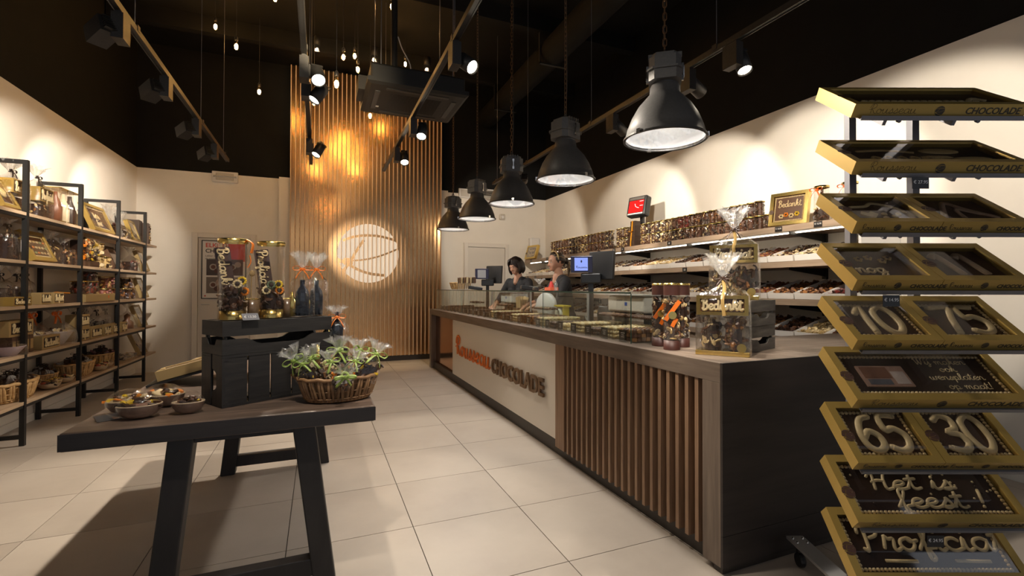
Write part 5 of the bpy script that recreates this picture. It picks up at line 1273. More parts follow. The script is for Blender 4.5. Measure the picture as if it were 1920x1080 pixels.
machine('beige boxy scale behind the near vitrine glass', (2.19, 2.98, CZ+.001), 0, .46, False)
machine('white topped scale with a blue badge behind the far vitrine glass', (2.20, 5.47, CZ+.001), 0, .36, True)
# white tape wheel, yellow tape holder, paper bags, small screen
t = thing('ribbon_dispenser', 'white round ribbon dispenser behind the vitrine glass', 'dispenser', (2.19, 4.52, CZ+.001))
b = B(); b.sm = True; b.M = TR(0, 0, .15) @ RZ(.35) @ RY(PI/2); b.lathe([(0, -.03), (.12, -.03), (.13, -.022), (.13, .022), (.12, .03), (0, .03)], 32); obj('wheel', b, WHITEP, t); obj('stand', B().box(-.05, .05, -.12, .12, 0, .03), WHITEP, t, bevel=.005); obj('spout', B().cb((-.02, .13, .13), (.05, .09, .05), RX(.5)), WHITEP, t)
t = thing('tape_holder', 'yellow tape holder with a white roll behind the vitrine glass', 'tape holder', (2.17, 4.14, CZ+.001))
b = B(); b.col = (.62, .48, .02); b.box(-.03, .03, -.10, .10, 0, .02).box(-.03, .03, -.10, -.08, .02, .15).box(-.04, .04, -.12, .08, .15, .165); obj('frame', b, PLAIN, t)
b = B(); b.sm = True; b.col = (.8, .78, .66); b.M = TR(-.01, .02, .085) @ RY(PI/2); b.lathe([(.035, -.02), (.065, -.02), (.065, .02), (.035, .02), (.035, -.02)], 24); obj('tape_roll', b, PLAIN, t)
t = thing('paper_bag_holder', 'wooden holder with kraft paper bags behind the vitrine glass', 'holder', (2.19, 5.19, CZ+.001)); obj('box', B().box(-.08, .08, -.075, .075, 0, .10), mat('brown holder wood', (.16, .09, .05), .6), t)
for k in range(4): obj('paper_bag', B().cb((-.04+.027*k, .0, .15), (.004, .13, .16), RX(.1*k-.15) @ RY(.08*k)), mat('kraft paper', (.48, .33, .16), .7), t)
t = thing('small_screen', 'small black screen on a stand at the near end behind the glass', 'screen', (2.10, 2.56, CZ+.001), .15); obj('panel', B().cb((0, 0, .13), (.02, .19, .15), RY(.12)), BLKP, t, bevel=.004); obj('foot', B().box(-.05, .05, -.05, .05, 0, .01).box(-.01, .01, -.015, .015, .01, .08), BLKP, t)
t = thing('red_label_roll', 'orange and red packet standing on the far glass beside the till', 'packet', (1.98, 3.98, ZG)); b = B(); b.col = (.70, .13, .05); b.box(-.04, .04, -.06, .06, 0, .03); b.col = (.5, .03, .02); b.lathe([(0, .03), (.03, .03), (.018, .06), (.008, .085), (0, .085)], 10); obj('packet', b, PLAIN, t); b = B(); b.sm = True; b.lathe([(0, 0), (.016, 0), (.016, .06), (.006, .075), (.006, .09), (0, .09)], 12, 0, -.09); obj('clear_bottle', b, CELLOT, t)
t = gift_bag('crumpled_film_bag', 'crumpled clear film bag lying on the glass by the terminal', 'bag', .12, .1, .03, .06, .11, None, lambda t: None, 12); t.location = (1.95, 4.18, ZG)
t = thing('espresso_tools', 'dark jug and metal tongs behind the near vitrine glass', 'tools', (2.2, 3.42, CZ+.001)); b = B(); b.sm = True; b.lathe([(0, 0), (.06, 0), (.065, .12), (.05, .17), (.05, .18), (0, .18)], 18); obj('jug', b, BLKP, t); b = B(); b.tube(smooth_pts([(-.05, .1, .0), (-.08, .16, .06), (-.05, .24, .09), (-.03, .3, .04)]), .005, 6); obj('tongs', b, STEEL, t)
# ------------------------------------------------------------------ things on the trestle table
TZ = .751
SW = (YE, OR, WH, (.55, .45, .35), DK, ML, (.8, .7, .55), CR)
shell_bowl('coconut bowl with an orange and white sweet, back left on the table', 'coconut bowls on the table', .071, .050, 1, (WH, OR, WH, YE, ML), (-.705, 2.40, TZ), .3)
shell_bowl('coconut bowl with shiny brown sweets at the table front', 'coconut bowls on the table', .072, .050, 2, (DK, ML, YE, (.3, .16, .1), DK), (-.635, 2.285, TZ), .15)
shell_bowl('coconut bowl heaped with orange and yellow sweets behind the front bowls', 'coconut bowls on the table', .080, .050, 3, (YE, OR, WH, DK, ML), (-.605, 2.475, TZ), -.25)
shell_bowl('small coconut bowl with a yellow sweet near the crate', 'coconut bowls on the table', .056, .044, 4, (YE, DK, ML, (.35, .2, .12)), (-.480, 2.30, TZ), .1)
t = thing('price_card', 'clear price card lying in front of the coconut bowls', 'price card', (-.735, 2.30, TZ), .5); obj('card', B().cb((0, 0, .008), (.075, .05, .002), RX(.25)), STEELB, t); obj('sleeve', B().cb((0, 0, .012), (.085, .06, .001), RX(.25)), ACET, t)

CR0 = Vector((-.369, 2.325, 0)); CA_ = math.radians(31)
ux = Vector((math.cos(CA_), math.sin(CA_), 0)); uy = Vector((-math.sin(CA_), math.cos(CA_), 0))
# lower crate lies on its side: its slatted bottom faces the room
t = crate('wooden_crate', 'lower black crate lying on its side on the table', .50, .218, .205, CRATE, 2, True, 'black crates on the table', True, .014)
c = CR0 + ux*.25 + Vector((0, 0, TZ+.1095)); t.location = c; t.rotation_euler = (-PI/2, 0, CA_)
t = crate('wooden_crate', 'upper black crate with wavy hand holes holding the tubes', .50, .205, .142, CRATE, 2, True, 'black crates on the table', True, .013)
c = CR0 + ux*.25 + uy*.1025 + Vector((0, 0, TZ+.2195)); t.location = c; t.rotation_euler = (0, 0, CA_)
CTOP = TZ+.2195+.142
# insert board on top of the upper crate, the gifts stand on it
t = tag(obj('crate_insert_board', B().box(-.225, .225, -.086, .086, -.006, 0), CRATE, None, (c.x, c.y, CTOP-.002), (0, 0, CA_)), 'thin black board laid in the top of the upper crate', 'board')
def tall_tube(label, loc, word, rz, flowers, bowc):
    t = thing('chocolate_tube', label, 'tube', loc, rz, 'tall tubes on the black crate'); R, Hh = .058, .355
    b = B(); b.col = DK; b.lathe([(0, .045), (R*.7, .045), (R*.7, Hh*.34), (0, Hh*.36)], 12); pile(b, 62, lambda q: ((lambda a, k: (k*math.cos(a), k*math.sin(a), q.uniform(.05, Hh*.42)))(q.uniform(0, 6.28), R*q.uniform(.5, .84))), (DK, (.045, .02, .012), ML), .019, (0, 1, 1)); obj('chocolates', b, CHOC, t)
    b = B(); b.col = (.05, .02, .011); b.M = RX(-.10) @ RY(-.13); b.box(-.032, .028, -.005, .005, .13, .325); ba = obj('chocolate_bar', b, CHOC, t)
    b = B(); b.sm = True; b.col = WH; b.M = RX(-.10) @ RY(-.13) @ TR(-.002, -.009, .318) @ Matrix(((0, 1, 0, 0), (0, 0, -1, 0), (-1, 0, 0, 0), (0, 0, 0, 1))); h = .040; k = .175/width(word, h); strokes(b, word, h, .0036, 0, -.018, 0, 6, k, 5); w_ = obj('piped_word', b, CHOC, ba); w_['label'] = 'white chocolate word ' + word
    b = B()
    for (x, z, cc) in flowers:
        y = -math.sqrt(max(0, (R*.86)**2-x*x))
        for q in range(10): b.col = cc; b.ell((x+.014*math.cos(q*.628), y-.004, z+.014*math.sin(q*.628)), (.006, .004, .006), 6, 4)
        b.col = (.035, .02, .012); b.ell((x, y-.008, z), (.010, .004, .010), 8, 4)
    obj('sugar_flowers', b, CHOC, t)
    b = B(); b.sm = True; b.lathe([(0, .001), (R, .001), (R, Hh-.004)], 26); obj('tube_body', b, ACET, t)
    b = B(); b.sm = True; b.lathe([(R*1.02, Hh-.016), (R*1.03, Hh-.012), (R*1.03, Hh), (R*.96, Hh+.002), (R*.96, Hh-.010)], 26); obj('lid_ring', b, GOLDB, t)
    b = B(); b.sm = True; b.lathe([(R*.9, .002), (R*.9, .04), (0, .042)], 20); obj('gold_foot', b, GOLDB, t)
    if bowc:
        b = B(); b.col = bowc; b.tube(smooth_pts([(R*.9, -.02, Hh), (R+.018, -.03, Hh-.02), (R+.012, -.03, Hh-.06)]), .011, 6, flat=.3); b.tube(smooth_pts([(R+.006, -.03, Hh-.07), (R+.010, -.03, Hh-.10), (R-.002, -.03, Hh-.125)]), .009, 6, flat=.3); b.col = (.25, .16, .06); b.ell((R+.016, -.03, Hh-.15), (.012, .006, .014), 8, 5); b.cyl((R+.014, -.03, Hh-.16), (R+.012, -.03, Hh-.26), .002, n=5); obj('orange_bow', b, SATIN, t)
    return t
tall_tube('tall clear tube with a chocolate bar reading Bedankt', (-.351, 2.452, CTOP), 'Bedankt', .12, ((.018, .158, WH), (.045, .125, OR), (.035, .172, YE)), (.70, .17, .01))
tall_tube('tall clear tube with a chocolate bar reading Proficiat', (-.207, 2.538, CTOP), 'Proficiat', .08, ((.0, .155, (.10, .14, .08)), (.030, .158, YE), (.034, .13, OR), (-.02, .13, WH)), None)
def mug(label, loc, rz):
    t = thing('printed_mug', label, 'mug', loc, rz, 'mugs on the black crate'); b = B(); b.sm = True; b.lathe([(0, .002), (.038, .002), (.038, .088), (.034, .088), (.034, .01), (0, .01)], 20); obj('cup', b, mat('brown glazed mug', (.10, .055, .03), .25, c2=(.2, .14, .08), nscale=20), t)
    b = B(); b.sm = True; b.tube([(.04+.022*math.sin(q), 0, .045+.026*math.cos(q)) for q in [PI*i/8 for i in range(9)]], .004, 6); obj('handle', b, GOLDB, t); b = B(); b.sm = True; b.tube([(.036*math.cos(2*PI*k/20), .036*math.sin(2*PI*k/20), .088) for k in range(20)], .003, 5, True); obj('gold_rim', b, GOLDB, t)
mug('brown gold rimmed mug between the two tubes', (-.285, 2.53, CTOP), .3); mug('brown gold rimmed mug to the right of the Proficiat tube', (-.143, 2.605, CTOP), 0)
def bottle_bag(label, loc, seed, h=.27, bowc=(.72, .17, .01), rz=0):
    t = thing('bottle_gift_bag', label, 'gift bag', loc, rz, 'bottle bags on the black crate')
    b = B(); b.sm = True; b.lathe([(0, .004), (.030, .004), (.031, .10), (.028, .125), (.012, .15), (.011, .175), (.013, .18), (0, .182)], 18); obj('dark_bottle', b, mat('dark blue glass', (.004, .005, .009), .12, spec=.8), t)
    b = B(); b.sm = True; b.lathe([(0, .004), (.022, .004), (.022, .08), (.008, .10), (.008, .12), (0, .122)], 14, -.045, -.01); obj('gold_bottle', b, GOLDB, t)
    m1, m2 = bag_meshes(.115, .085, h*.62, h*.86, h*1.16, seed, 22, .42); bg = put('bag', m1, t); put('tuft', m2, bg); put('ribbon_bow', bow(bowc, .028, True), t, (0, -.012, h*.86))
bottle_bag('left cellophane bag with a dark bottle and orange bow on the crate', (-.075, 2.60, CTOP), 21); bottle_bag('right cellophane bag with a dark bottle and orange bow on the crate', (-.012, 2.66, CTOP), 22, .272)
t = thing('price_card', 'grey price card leaning on the edge of the upper crate', 'price card', (-.268, 2.362, CTOP+.002), CA_, rot=(-.5, 0, CA_)); obj('card', B().box(-.034, .034, -.001, .001, 0, .032), STEELB, t)
me = text_mesh('lettering', '€ 13,50', .016, .0003, INK); put('lettering', me, t, (-.027, -.0015, .010), (PI/2, 0, 0))
bottle_bag('small cellophane bag with an orange bow behind the fruit basket', (.085, 2.62, TZ+.20), 23, .18)
t = thing('plinth_block', 'small black block under the bag behind the basket', 'block', (.085, 2.62, TZ)); obj('block', B().box(-.05, .05, -.05, .05, 0, .199), CRATE, t)
t = thing('gold_tube', 'slim gold banded tube hanging beside the basket', 'tube', (-.005, 2.44, TZ)); b = B(); b.sm = True; b.lathe([(0, .10), (.008, .10), (.009, .24), (0, .24)], 12); obj('tube', b, GOLDB, t); b = B(); b.sm = True; b.lathe([(0, 0), (.02, 0), (.012, .01), (.006, .10), (0, .10)], 12); obj('stand', b, BLKP, t)

# wicker basket heaped with cellophane bags
BK = Vector((.086, 2.335, TZ)); t = thing('wicker_basket', 'brown wicker basket heaped with cellophane bags on the table corner', 'basket', BK, .12)
put('basket', basket_mesh(.165, .115, .105, .1, WICK, 48), t)
obj('filling', B().lathe([(0, .06), (.135, .06), (.142, .085), (0, .09)], 20, sy=.7), mat('dark filling', (.06, .03, .02), .8), t)
r = random.Random(8); LG = (.33, .45, .10)
spots_ = [(-.11, -.03, .09, 0, -.35, 1), (-.04, -.05, .095, .1, -.1, 1), (.04, -.05, .09, -.2, .25, 0), (.10, -.03, .10, 0, .45, 1), (-.07, .04, .10, .3, -.2, 1), (.01, .03, .115, .2, 0, 1), (.08, .04, .11, -.2, .2, 1), (-.11, .02, .10, .3, -.5, 0), (.0, -.07, .085, .9, 0, 0)]
cb_ = [((ML, DK, YE), 31), ((DK, CA, WH), 32), ((ML, OR, DK), 33)]
protos = []
for cc, sd in cb_: protos.append(gift_bag('cellophane_sweet_bag', 'bag', 'sweet bag', .085, .06, .075, .108, .155, LG, choc_fill(.08, .055, .07, cc, 34, .013), sd, .026))
used = [False]*3
where_ = ['at the left rim', 'front left', 'front right', 'at the right rim', 'back left', 'on top in the middle', 'back right', 'leaning over the left rim', 'lying over the front rim']
for k, (x, y, z, rx, ry, bw) in enumerate(spots_):
    p_ = protos[k % 3]; lab = 'cellophane sweet bag with a green bow in the table basket, ' + where_[k]
    q = BK + Vector((x, y, z-.02)); rot = (rx, ry, r.uniform(-.6, .6))
    if not used[k % 3]: used[k % 3] = True; o = p_; o.location = q; o.rotation_euler = rot; o['label'] = lab; o['group'] = 'bags in the table basket'
    else: o = dup(p_, q, 0, lab, 'bags in the table basket', rot, 1.12+.1*(k % 2))
# tilted board with boxes at the far left of the table
t = thing('sloping_display_board', 'sloping black board with flat boxes behind the crates on the table', 'display stand', (-.545, 3.07, TZ+.066), .05)
b = B(); b.M = RY(-.25); b.box(-.26, .30, -.12, .22, .0, .010); obj('board', b, BLK, t)
obj('prop', B().box(.20, .22, -.10, .18, -.066, .047), BLK, t)
t2 = plaque('chocolate_gift_box', 'long gold box on the sloping board behind the bowls', 'gift box', .42, .15, .05, GOLDD, .02, lambda b, iw, y0, y1, z: [b.ell((x*.04-.15, y0+.05, z), (.015, .02, .006), 7, 4) for x in range(8)], False, None, (.35, .12, .02)); t2.location = (-.545, 2.965, TZ+.078); t2.rotation_euler = Euler((0, -.25, .05)); 
t2 = plaque('chocolate_gift_box', 'small gold box at the back of the sloping board', 'gift box', .26, .13, .045, GOLDD, .02, lambda b, iw, y0, y1, z: [b.ell((x*.035-.07, y0+.04, z), (.015, .02, .006), 7, 4) for x in range(5)], False, None, (.35, .12, .02)); t2.location = (-.50, 3.13, TZ+.089); t2.rotation_euler = Euler((0, -.25, .05))

# ------------------------------------------------------------------ left shelves: products, shelf by shelf
SX = -2.285
def sh(k): return BZ[k]+.0012
DB = (.02, .012, .010)
GD = 'gift plaques on the left shelves'
def lean_plaque(label, y, k, wd, h, body=None, draw=None, border=True, lean=.42, x=-2.215, th=.045, slab=ML, tw=0.0):
    t = plaque('chocolate_gift_box', label, 'gift box', wd, h, th, body or GOLD, min(.032, wd*.11), draw, border, GD, slab); return stand(t, (x, y, sh(k)+th*math.sin(lean)*.0+.002), tw, lean)
def clearbag(label, y, k, wd, dp, hb, hn, ht, bowc, content, seed, x=SX, bows=.03, rz=PI/2):
    t = gift_bag('gift_bag', label, 'gift bag', wd, dp, hb, hn, ht, bowc, content, seed, bows, 'cellophane bags on the left shelves'); t.location = (x, y, sh(k)); t.rotation_euler = (0, 0, rz); return t
def name_box_fill(wd, dp, word, boxh, fillh, cols, body=None):
    def f(t):
        choc_fill(wd*.95, dp*.9, fillh, cols, 50, .016)(t)
        b = B().box(-wd*.44, wd*.44, -dp*.42, dp*.1, fillh+.01, fillh+boxh); fo = obj('name_box', b, body or GOLD, t)
        b = B(); b.col = DK; b.box(-wd*.39, wd*.39, -dp*.43, -dp*.42, fillh+.02, fillh+boxh-.01); obj('chocolate_slab', b, CHOC, fo)
        b = B(); b.sm = True; b.col = WH; b.M = Matrix(((1, 0, 0, 0), (0, 0, -1, -dp*.43-.004), (0, 1, 0, 0), (0, 0, 0, 1))); h = boxh*.58; kk = wd*.72/width(word, h); strokes(b, word, h, .006, -width(word, h, kk)/2, fillh+.012+boxh*.12, 0, 6, kk); obj('piped_word', b, CHOC, fo)
    return f
def letter_box(label, y, k, wd, h, dp, word, x=-2.205, body=None, z=0):
    t = thing('name_chocolate_box', label, 'gift box', (x, y, sh(k)+z), PI/2, 'small name boxes on the left shelves')
    obj('card_box', B().box(-wd/2, wd/2, -dp/2, dp/2, 0, h), body or GOLDD, t, bevel=.002)
    b = B(); b.col = DK; b.box(-wd*.42, wd*.42, -dp/2-.001, -dp/2+.001, h*.15, h*.85); sl = obj('window', b, CHOC, t)
    b = B(); b.sm = True; b.col = WH; b.M = Matrix(((1, 0, 0, 0), (0, 0, -1, -dp/2-.004), (0, 1, 0, 0), (0, 0, 0, 1))); hh = h*.5; kk = wd*.76/width(word, hh); strokes(b, word, hh, .006*min(1, h/.1), -width(word, hh, kk)/2, h*.26, 0, 6, kk); obj('piped_word', b, CHOC, sl)
    return t
# shelf A (top)
lean_plaque('gold box with a piped star cut off by the left picture edge', 4.93, 'A', .22, .26, GOLD, lambda b, iw, y0, y1, z: b.ell((0, (y0+y1)/2, z), (.05, .05, .01), 8, 4))
clearbag('top shelf bag with a black bow around a name box, nearest', 5.125, 'A', .29, .19, .24, .33, .42, DB, name_box_fill(.28, .18, 'Bedankt', .12, .14, (DK, DK, ML)), 41)
clearbag('top shelf bag of chocolates with a black bow behind the first post', 5.51, 'A', .27, .19, .26, .36, .46, DB, name_box_fill(.26, .18, 'Proficiat', .13, .14, (ML, CA, DK, CR)), 42)
for k, (y, cc, nm) in enumerate(((5.755, (.16, .06, .03), 'brown'), (5.895, (.74, .64, .46), 'cream'), (6.035, (.05, .022, .015), 'dark'))):
    t = thing('chocolate_bottle', '%s chocolate bottle in a gold lidded clear box on the top shelf' % nm, 'bottle', (-2.25, y, sh('A')), PI/2, 'chocolate bottles on the top shelf')
    b = B(); b.sm = True; b.col = cc; b.lathe([(0, .002), (.05, .002), (.052, .14), (.045, .17), (.018, .25), (.017, .29), (0, .29)], 18); obj('bottle', b, CHOC, t)
    obj('clear_box', B().box(-.06, .06, -.06, .06, .001, .315), ACET, t); obj('lid', B().box(-.062, .062, -.062, .062, .316, .325), GOLDB, t); obj('foot', B().box(-.055, .055, -.0605, -.058, .002, .02), GOLDB, t)
    b = B(); b.M = Matrix(((1, 0, 0, 0), (0, 0, -1, -.0615), (0, 1, 0, 0), (0, 0, 0, 1))); strokes(b, 'choc' if False else 'Rousseau', .03, .0016, -.045, .155, 0, 4, .72, 3); obj('lettering', b, LOGOW, t)
def d_pq(b, iw, y0, y1, z):
    strokes(b, 'Het is', .055, .007, -.10, y0+(y1-y0)*.52, z, 6, 1.0); strokes(b, 'feest', .055, .007, -.08, y0+(y1-y0)*.18, z, 6, 1.0); r = random.Random(2)
    for _ in range(10): b.ell((r.uniform(-iw*.8, iw*.8), r.uniform(y0+.03, y1-.03), z), (.006, .006, .004), 6, 3)
lean_plaque('large gold plaque box with white piping on the top shelf', 6.68, 'A', .54, .31, GOLD, d_pq, True, .38)
clearbag('top shelf bag of red wrapped eggs beside the large plaque', 7.12, 'A', .26, .2, .13, .22, .36, None, choc_fill(.25, .18, .16, ((.10, .03, .03), (.13, .05, .04), ML), 46, .024, (1,)), 43)
clearbag('top shelf bag of pale wrapped sweets behind the third post', 7.44, 'A', .24, .19, .12, .20, .34, None, choc_fill(.22, .16, .13, (CR, ML, (.45, .38, .32)), 44, .02), 44)
lean_plaque('small gold plaque with a piped word near the far end of the top shelf', 7.70, 'A', .24, .27, GOLDB, text_draw('Jarig' if False else 'Proficiat', .3, .007), True, .32, slab=ML)
t = thing('dark_gift_box', 'dark upright box at the far end of the top shelf', 'gift box', (-2.30, 7.99, sh('A')), .1); obj('card_box', B().box(-.07, .07, -.10, .10, 0, .31), mat('dark brown box card', (.045, .025, .016), .45), t, bevel=.002); obj('print', B().box(.0705, .072, -.05, .05, .10, .105).box(.0705, .072, -.04, .03, .08, .085), GOLDB, t)
t = thing('dark_gift_box', 'brown upright window box, last on the top shelf', 'gift box', (-2.25, 8.24, sh('A')), .15); obj('card_box', B().box(-.05, .05, -.085, .085, 0, .30), mat('brown box card', (.08, .04, .022), .45), t, bevel=.002); b = B(); pile(b, 26, in_box(.051, .055, -.06, .06, .03, .27), (ML, CA, DK, CR), .014, (0, 1)); obj('chocolates', b, CHOC, t)
# shelf B
def du_label(t):
    choc_fill(.26, .2, .2, (DK, (.06, .035, .03), ML), 60, .02)(t); obj('paper_label', B().box(-.02, .09, -.112, -.110, .07, .16), WCARD, t); put('lettering', text_mesh('lettering', 'Du', .06, .0005, red, .002), t, (-.01, -.1135, .10), (PI/2, 0, 0))
clearbag('second shelf bag with a white label and red letters, nearest', 5.06, 'B', .27, .2, .2, .27, .33, (.12, .07, .03), du_label, 45)
lean_plaque('gold plaque with coloured piped flowers on the second shelf', 5.44, 'B', .36, .27, GOLD, lambda b, iw, y0, y1, z: [(setattr(b, 'col', [WH, (.3, .4, .2), OR, WH, CR][k % 5]), b.ell((-.12+.05*(k % 6), y0+.04+.05*(k//6), z), (.02, .012, .006), 7, 4)) for k in range(18)], True, .40)
clearbag('second shelf bag with a dark bow, left one of the pair', 5.72, 'B', .23, .19, .15, .21, .29, DB, choc_fill(.22, .17, .15, (ML, CR, DK), 50, .018), 46)
clearbag('second shelf bag with a dark bow, right one of the pair', 5.98, 'B', .23, .19, .15, .20, .26, DB, choc_fill(.22, .17, .15, (ML, CR, CA), 50, .018), 47)
t = thing('sweet_box', 'tall clear box of colourful sweets on the second shelf', 'box', (-2.27, 6.37, sh('B')), PI/2); obj('clear_box', B().box(-.17, .17, -.09, .09, 0, .30), ACET, t); obj('brown_base', B().box(-.168, .168, -.088, .088, .001, .06), mat('brown box card', (.08, .04, .022), .45), t); b = B(); b.col = DK; b.box(-.13, .13, -.05, .05, .06, .27); pile(b, 170, in_box(-.155, .155, -.08, -.05, .07, .285), (YE, OR, CR, DK, ML, WH, ML, DK), .019, (0, 1, 2)); obj('sweets', b, CHOC, t)
JL = [jar_proto(.075, .135, c_, 40, .021, 70+i, k_) for i, (c_, k_) in enumerate([((CR, DK, WH), (0, 3)), ((DK, RD, ML), (1, 2)), (((.30, .10, .05), CR, DK, PK), (1, 2, 3)), ((DK, (.10, .08, .10), CA, ML), (1, 2))])]
GJ = 'jars on the left shelves'
def lj(i, y, k, lab, z=0, x=-2.27): JL[i].at((x, y, sh(k)+z), y*3 % 6, lab, GJ)
lj(0, 6.70, 'B', 'second shelf jar of pale chocolates, lower one of the stack'); lj(0, 6.70, 'B', 'second shelf jar of pale chocolates, upper one of the stack', .1355); lj(0, 6.90, 'B', 'second shelf jar of pale chocolates standing beside the stack')
lean_plaque('brown window box leaning on the second shelf before the third post', 7.10, 'B', .24, .27, mat('brown box card', (.08, .04, .022), .45), None, False, .40)
clearbag('second shelf round bag of red and white sweets', 7.79, 'B', .24, .2, .13, .22, .31, None, choc_fill(.23, .18, .14, ((.35, .12, .1), (.6, .5, .45), ML), 60, .017), 48)
lean_plaque('dull gold frame box leaning at the end of the second shelf', 8.08, 'B', .25, .29, GOLDD, text_draw('Bedankt', .25, .005), True, .34)
# shelf C
clearbag('third shelf bag with a black bow at the picture edge', 4.97, 'C', .2, .18, .17, .24, .33, DB, choc_fill(.18, .16, .16, (DK, DK, ML), 40, .02), 49)
clearbag('third shelf bag with a black bow before the first post', 5.20, 'C', .19, .18, .17, .24, .33, DB, choc_fill(.17, .16, .15, (DK, (.08, .05, .06), ML), 40, .02), 50)
letter_box('low gold box at the front of the third shelf, at the picture edge', 5.02, 'C', .26, .07, .10, 'Bedankt', -2.20, GOLD)
letter_box('small name box on the third shelf, just past the first post', 5.40, 'C', .17, .10, .09, 'Jacob' if False else 'Bedankt')
letter_box('small name box on the third shelf, right one of two', 5.62, 'C', .18, .10, .09, 'Proficiat')
clearbag('third shelf silvery bag with a brown bow behind the name boxes', 5.50, 'C', .22, .14, .16, .25, .34, (.10, .06, .02), choc_fill(.2, .12, .14, ((.5, .45, .4), ML, CR), 36, .018), 51, -2.36)
t = thing('flat_gift_box', 'flat dark box with an orange ribbon on the third shelf', 'gift box', (-2.27, 5.86, sh('C'))); obj('card_box', B().box(-.10, .10, -.16, .16, 0, .085), mat('dark brown box card', (.045, .025, .016), .45), t, bevel=.002); b = B(); b.col = (.70, .22, .01); b.tube(smooth_pts([(.05, -.14, .09), (0, 0, .10), (.03, .14, .09)]), .02, 6, flat=.25); obj('ribbon', b, SATIN, t)
t = thing('flat_gift_box', 'long flat brown box with an orange dot under the jars', 'gift box', (-2.25, 6.44, sh('C'))); obj('card_box', B().box(-.12, .12, -.37, .37, 0, .075), GOLDD, t, bevel=.002); obj('sticker', B().box(.1205, .1215, .18, .21, .03, .06), mat('orange sticker', (.7, .17, .02), .5), t)
lj(1, 6.32, 'C', 'third shelf dark jar on the flat box, nearest', .0765); lj(1, 6.56, 'C', 'third shelf dark jar on the flat box, second', .0765); lj(1, 6.53, 'C', 'third shelf dark jar stacked on the two below', .213); lj(2, 6.90, 'C', 'third shelf jar of reddish sweets, lower front'); lj(2, 7.07, 'C', 'third shelf jar of reddish sweets, lower back'); lj(2, 6.99, 'C', 'third shelf jar of reddish sweets, stacked on top', .1365)
lj(3, 7.52, 'C', 'third shelf jar of dark beans, left of the lower pair'); lj(3, 7.69, 'C', 'third shelf jar of dark beans, right of the lower pair'); lj(3, 7.60, 'C', 'third shelf jar of dark beans, on top of the pair', .1365)
lean_plaque('dull gold frame box leaning at the end of the third shelf', 8.05, 'C', .24, .28, GOLDD, text_draw('Proficiat', .25, .005), True, .34)
# shelf D
t = thing('sweet_cone', 'lilac cone basket wrapped in film at the picture edge', 'gift basket', (-2.24, 4.98, sh('D'))); b = B(); b.sm = True; b.col = (.45, .36, .42); b.lathe([(0, 0), (.07, 0), (.12, .07), (.125, .075), (.11, .07), (0, .05)], 18); obj('basket', b, PLAIN, t); m1, m2 = bag_meshes(.24, .24, .08, .16, .25, 52); put('bag', m1, t)
letter_box('name box on the fourth shelf, lying on the books of chocolate', 5.08, 'D', .34, .125, .12, 'Bedankt', -2.24, None, .145)
for k in range(5):
    t = thing('chocolate_bar_pack', 'brown chocolate bar pack under the name box, %s in the upright row' % ORD[k], 'chocolate bar', (-2.24, 4.98+.062*k, sh('D')), 0, 'upright bar packs on the fourth shelf'); obj('pack', B().box(-.06, .06, -.028, .028, 0, .143), mat('brown box card', (.08, .04, .022), .45), t, bevel=.002); obj('label_strip', B().box(.0601, .061, -.020, .020, .03, .11), GOLDD, t)
letter_box('name box on the fourth shelf, right of the first post', 5.47, 'D', .30, .115, .11, 'Bedankt')
def cone(label, y, seed, x):
    t = thing('sweet_cone', label, 'gift basket', (x, y, sh('D'))); b = B(); b.sm = True; b.col = (.62, .55, .52)
    n = 20; b.lathe([(0, .001), (.085, .001), (.15, .12), (.155, .125), (.14, .12), (.0, .09)], n); obj('basket', b, PLAIN, t)
    b = B(); pile(b, 40, lambda q: ((lambda a, k: (.12*k*math.cos(a), .12*k*math.sin(a), .11+.03*(1-k)))(q.uniform(0, 6.28), math.sqrt(q.random()))), ((.55, .5, .47), WH, ML), .025, (0, 1)); obj('sweets', b, CHOC, t)
    m1, m2 = bag_meshes(.32, .32, .13, .28, .36, seed); put('tuft', m2, put('bag', m1, t)); put('ribbon_bow', bow((.75, .15, .01), .05, True, PI/2), t, (.02, 0, .28))
cone('white cone basket in film with an orange bow on the fourth shelf', 5.83, 53, -2.29); cone('film wrapped cone basket half hidden behind the name box', 5.50, 54, -2.33)
letter_box('stacked name box on the fourth shelf by the second post, upper', 6.15, 'D', .20, .13, .12, 'Bedankt', -2.22, None, .131); letter_box('stacked name box on the fourth shelf by the second post, lower', 6.15, 'D', .20, .13, .12, 'Proficiat', -2.22)
for k, (y, wd, wrd) in enumerate(((6.42, .27, 'Bedankt'), (6.70, .19, 'Proficiat'), (6.95, .20, 'Bedankt'), (7.20, .18, 'Proficiat'))):
    letter_box('name box in the fourth shelf row past the second post, %s' % ORD[k], y, 'D', wd, .115, .10, wrd)
    clearbag('fourth shelf bag with a silvery ribbon behind the row of name boxes, %s' % ORD[k], y+.02, 'D', .2, .13, .17, .26, .35, (.35, .3, .24) if k % 2 else DB, choc_fill(.18, .11, .15, (DK, ML, (.35, .3, .25)), 34, .018), 55+k, -2.37)
clearbag('fourth shelf bag with a brown cocoa figure near the end', 7.72, 'D', .22, .2, .13, .24, .33, None, lambda t: (lambda b: (b.lathe([(0, .003), (.07, .003), (.065, .08), (.03, .12), (.035, .17), (0, .20)], 16), obj('cocoa_figure', b, CHOC, t)))((lambda b: (setattr(b, 'col', (.22, .10, .05)), setattr(b, 'sm', True), b)[2])(B())), 60)
lean_plaque('dull gold frame box leaning at the end of the fourth shelf', 8.0, 'D', .27, .30, GOLDD, text_draw('Bedankt', .22, .005), True, .36)
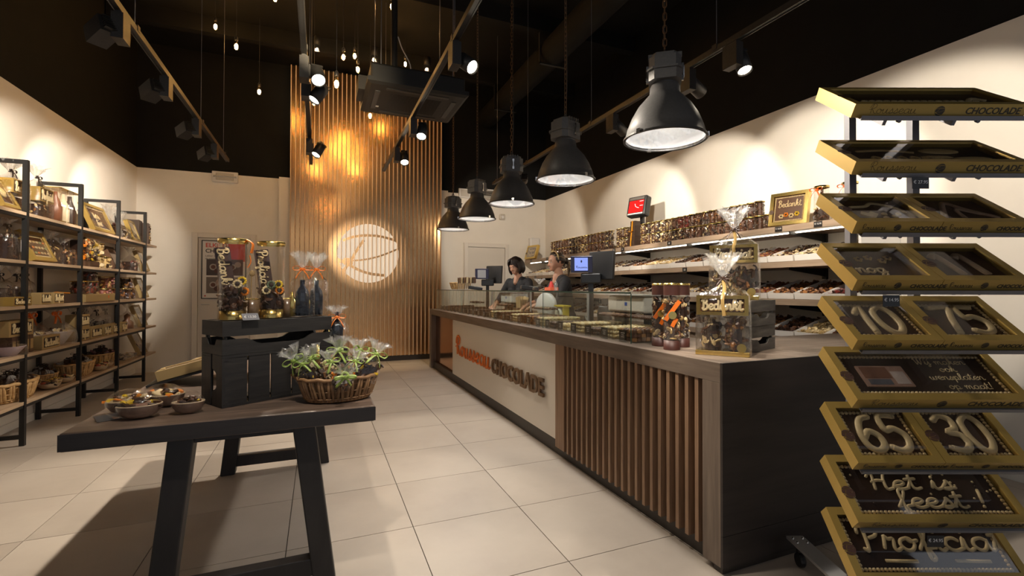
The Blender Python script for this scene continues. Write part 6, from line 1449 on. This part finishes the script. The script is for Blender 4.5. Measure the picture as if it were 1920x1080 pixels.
# shelf E (lowest)
def wick(label, y, a, c_, h, seed, x=-2.30, cols=((.35, .33, .33), DK, (.5, .48, .46), ML), bags=5):
    t = thing('wicker_basket', label, 'basket', (x, y, sh('E')), PI/2, 'baskets on the lowest left shelf'); put('basket', basket_mesh(a, c_, h, .1, WICKL, 40), t)
    b = B(); b.sm = False; b.col = DK; b.lathe([(0, h*.5), (a*.85, h*.5), (a*.9, h*.8), (0, h*.85)], 18, sy=c_/a); pile(b, 40, lambda q: ((lambda an, k: (a*.85*k*math.cos(an), c_*.85*k*math.sin(an), h*.85+.05*(1-k*k)+q.uniform(0, .02)))(q.uniform(0, 6.28), math.sqrt(q.random()))), cols, .03, (0, 1, 2)); obj('sweets', b, CHOC, t)
    m1, m2 = bag_meshes(a*1.7, c_*1.5, .05, .10, .15, seed); put('film', m1, t, (0, 0, h*.75))
    for k in range(bags): put('ribbon_bow', bow(DB, .024, True, k), t, (a*.7*(k/(bags-1)-.5)*1.6, -.02*(k % 2), h+.06+.012*(k % 3)))
wick('large light wicker basket nearest on the lowest shelf', 5.17, .28, .14, .145, 71); wick('wicker basket of dark bow bags behind the small shells', 5.86, .15, .10, .10, 72, -2.37); wick('wicker basket by the second post on the lowest shelf', 6.33, .24, .13, .135, 73); wick('wicker basket with a pink ribbon past the second post', 7.05, .21, .13, .14, 74, -2.34, (DK, (.28, .12, .16), ML))
for k, (y, x, s) in enumerate(((5.60, -2.21, .10), (5.76, -2.25, .085), (5.92, -2.22, .085), (5.72, -2.34, .08), (6.64, -2.20, .09), (6.86, -2.22, .09))):
    t = shell_bowl('small pale shell of sweets on the lowest shelf, %s from the near end' % ORD[k], 'pale shells on the lowest shelf', s, .05, 80+k, (YE, WH, ML, DK, (.5, .08, .04), CR), (x, y, sh('E')), 1.57, mat('pale shell', (.40, .28, .17), .5, c2=(.5, .36, .23), nscale=12))
t = thing('flat_sweet_bag', 'flat clear bag of sweets lying near the end of the lowest shelf', 'sweet bag', (-2.30, 7.55, sh('E')), PI/2); b = B(); pile(b, 60, in_box(-.26, .24, -.09, .09, .012, .05), (ML, CR, (.35, .3, .25), DK), .022, (0, 1, 2), .4); obj('sweets', b, CHOC, t); m1, m2 = bag_meshes(.56, .22, .045, .07, .1, 75); put('bag', m1, t)
lean_plaque('dull gold frame box leaning at the end of the lowest shelf', 8.0, 'E', .28, .32, GOLDD, text_draw('Proficiat', .22, .005), True, .40)
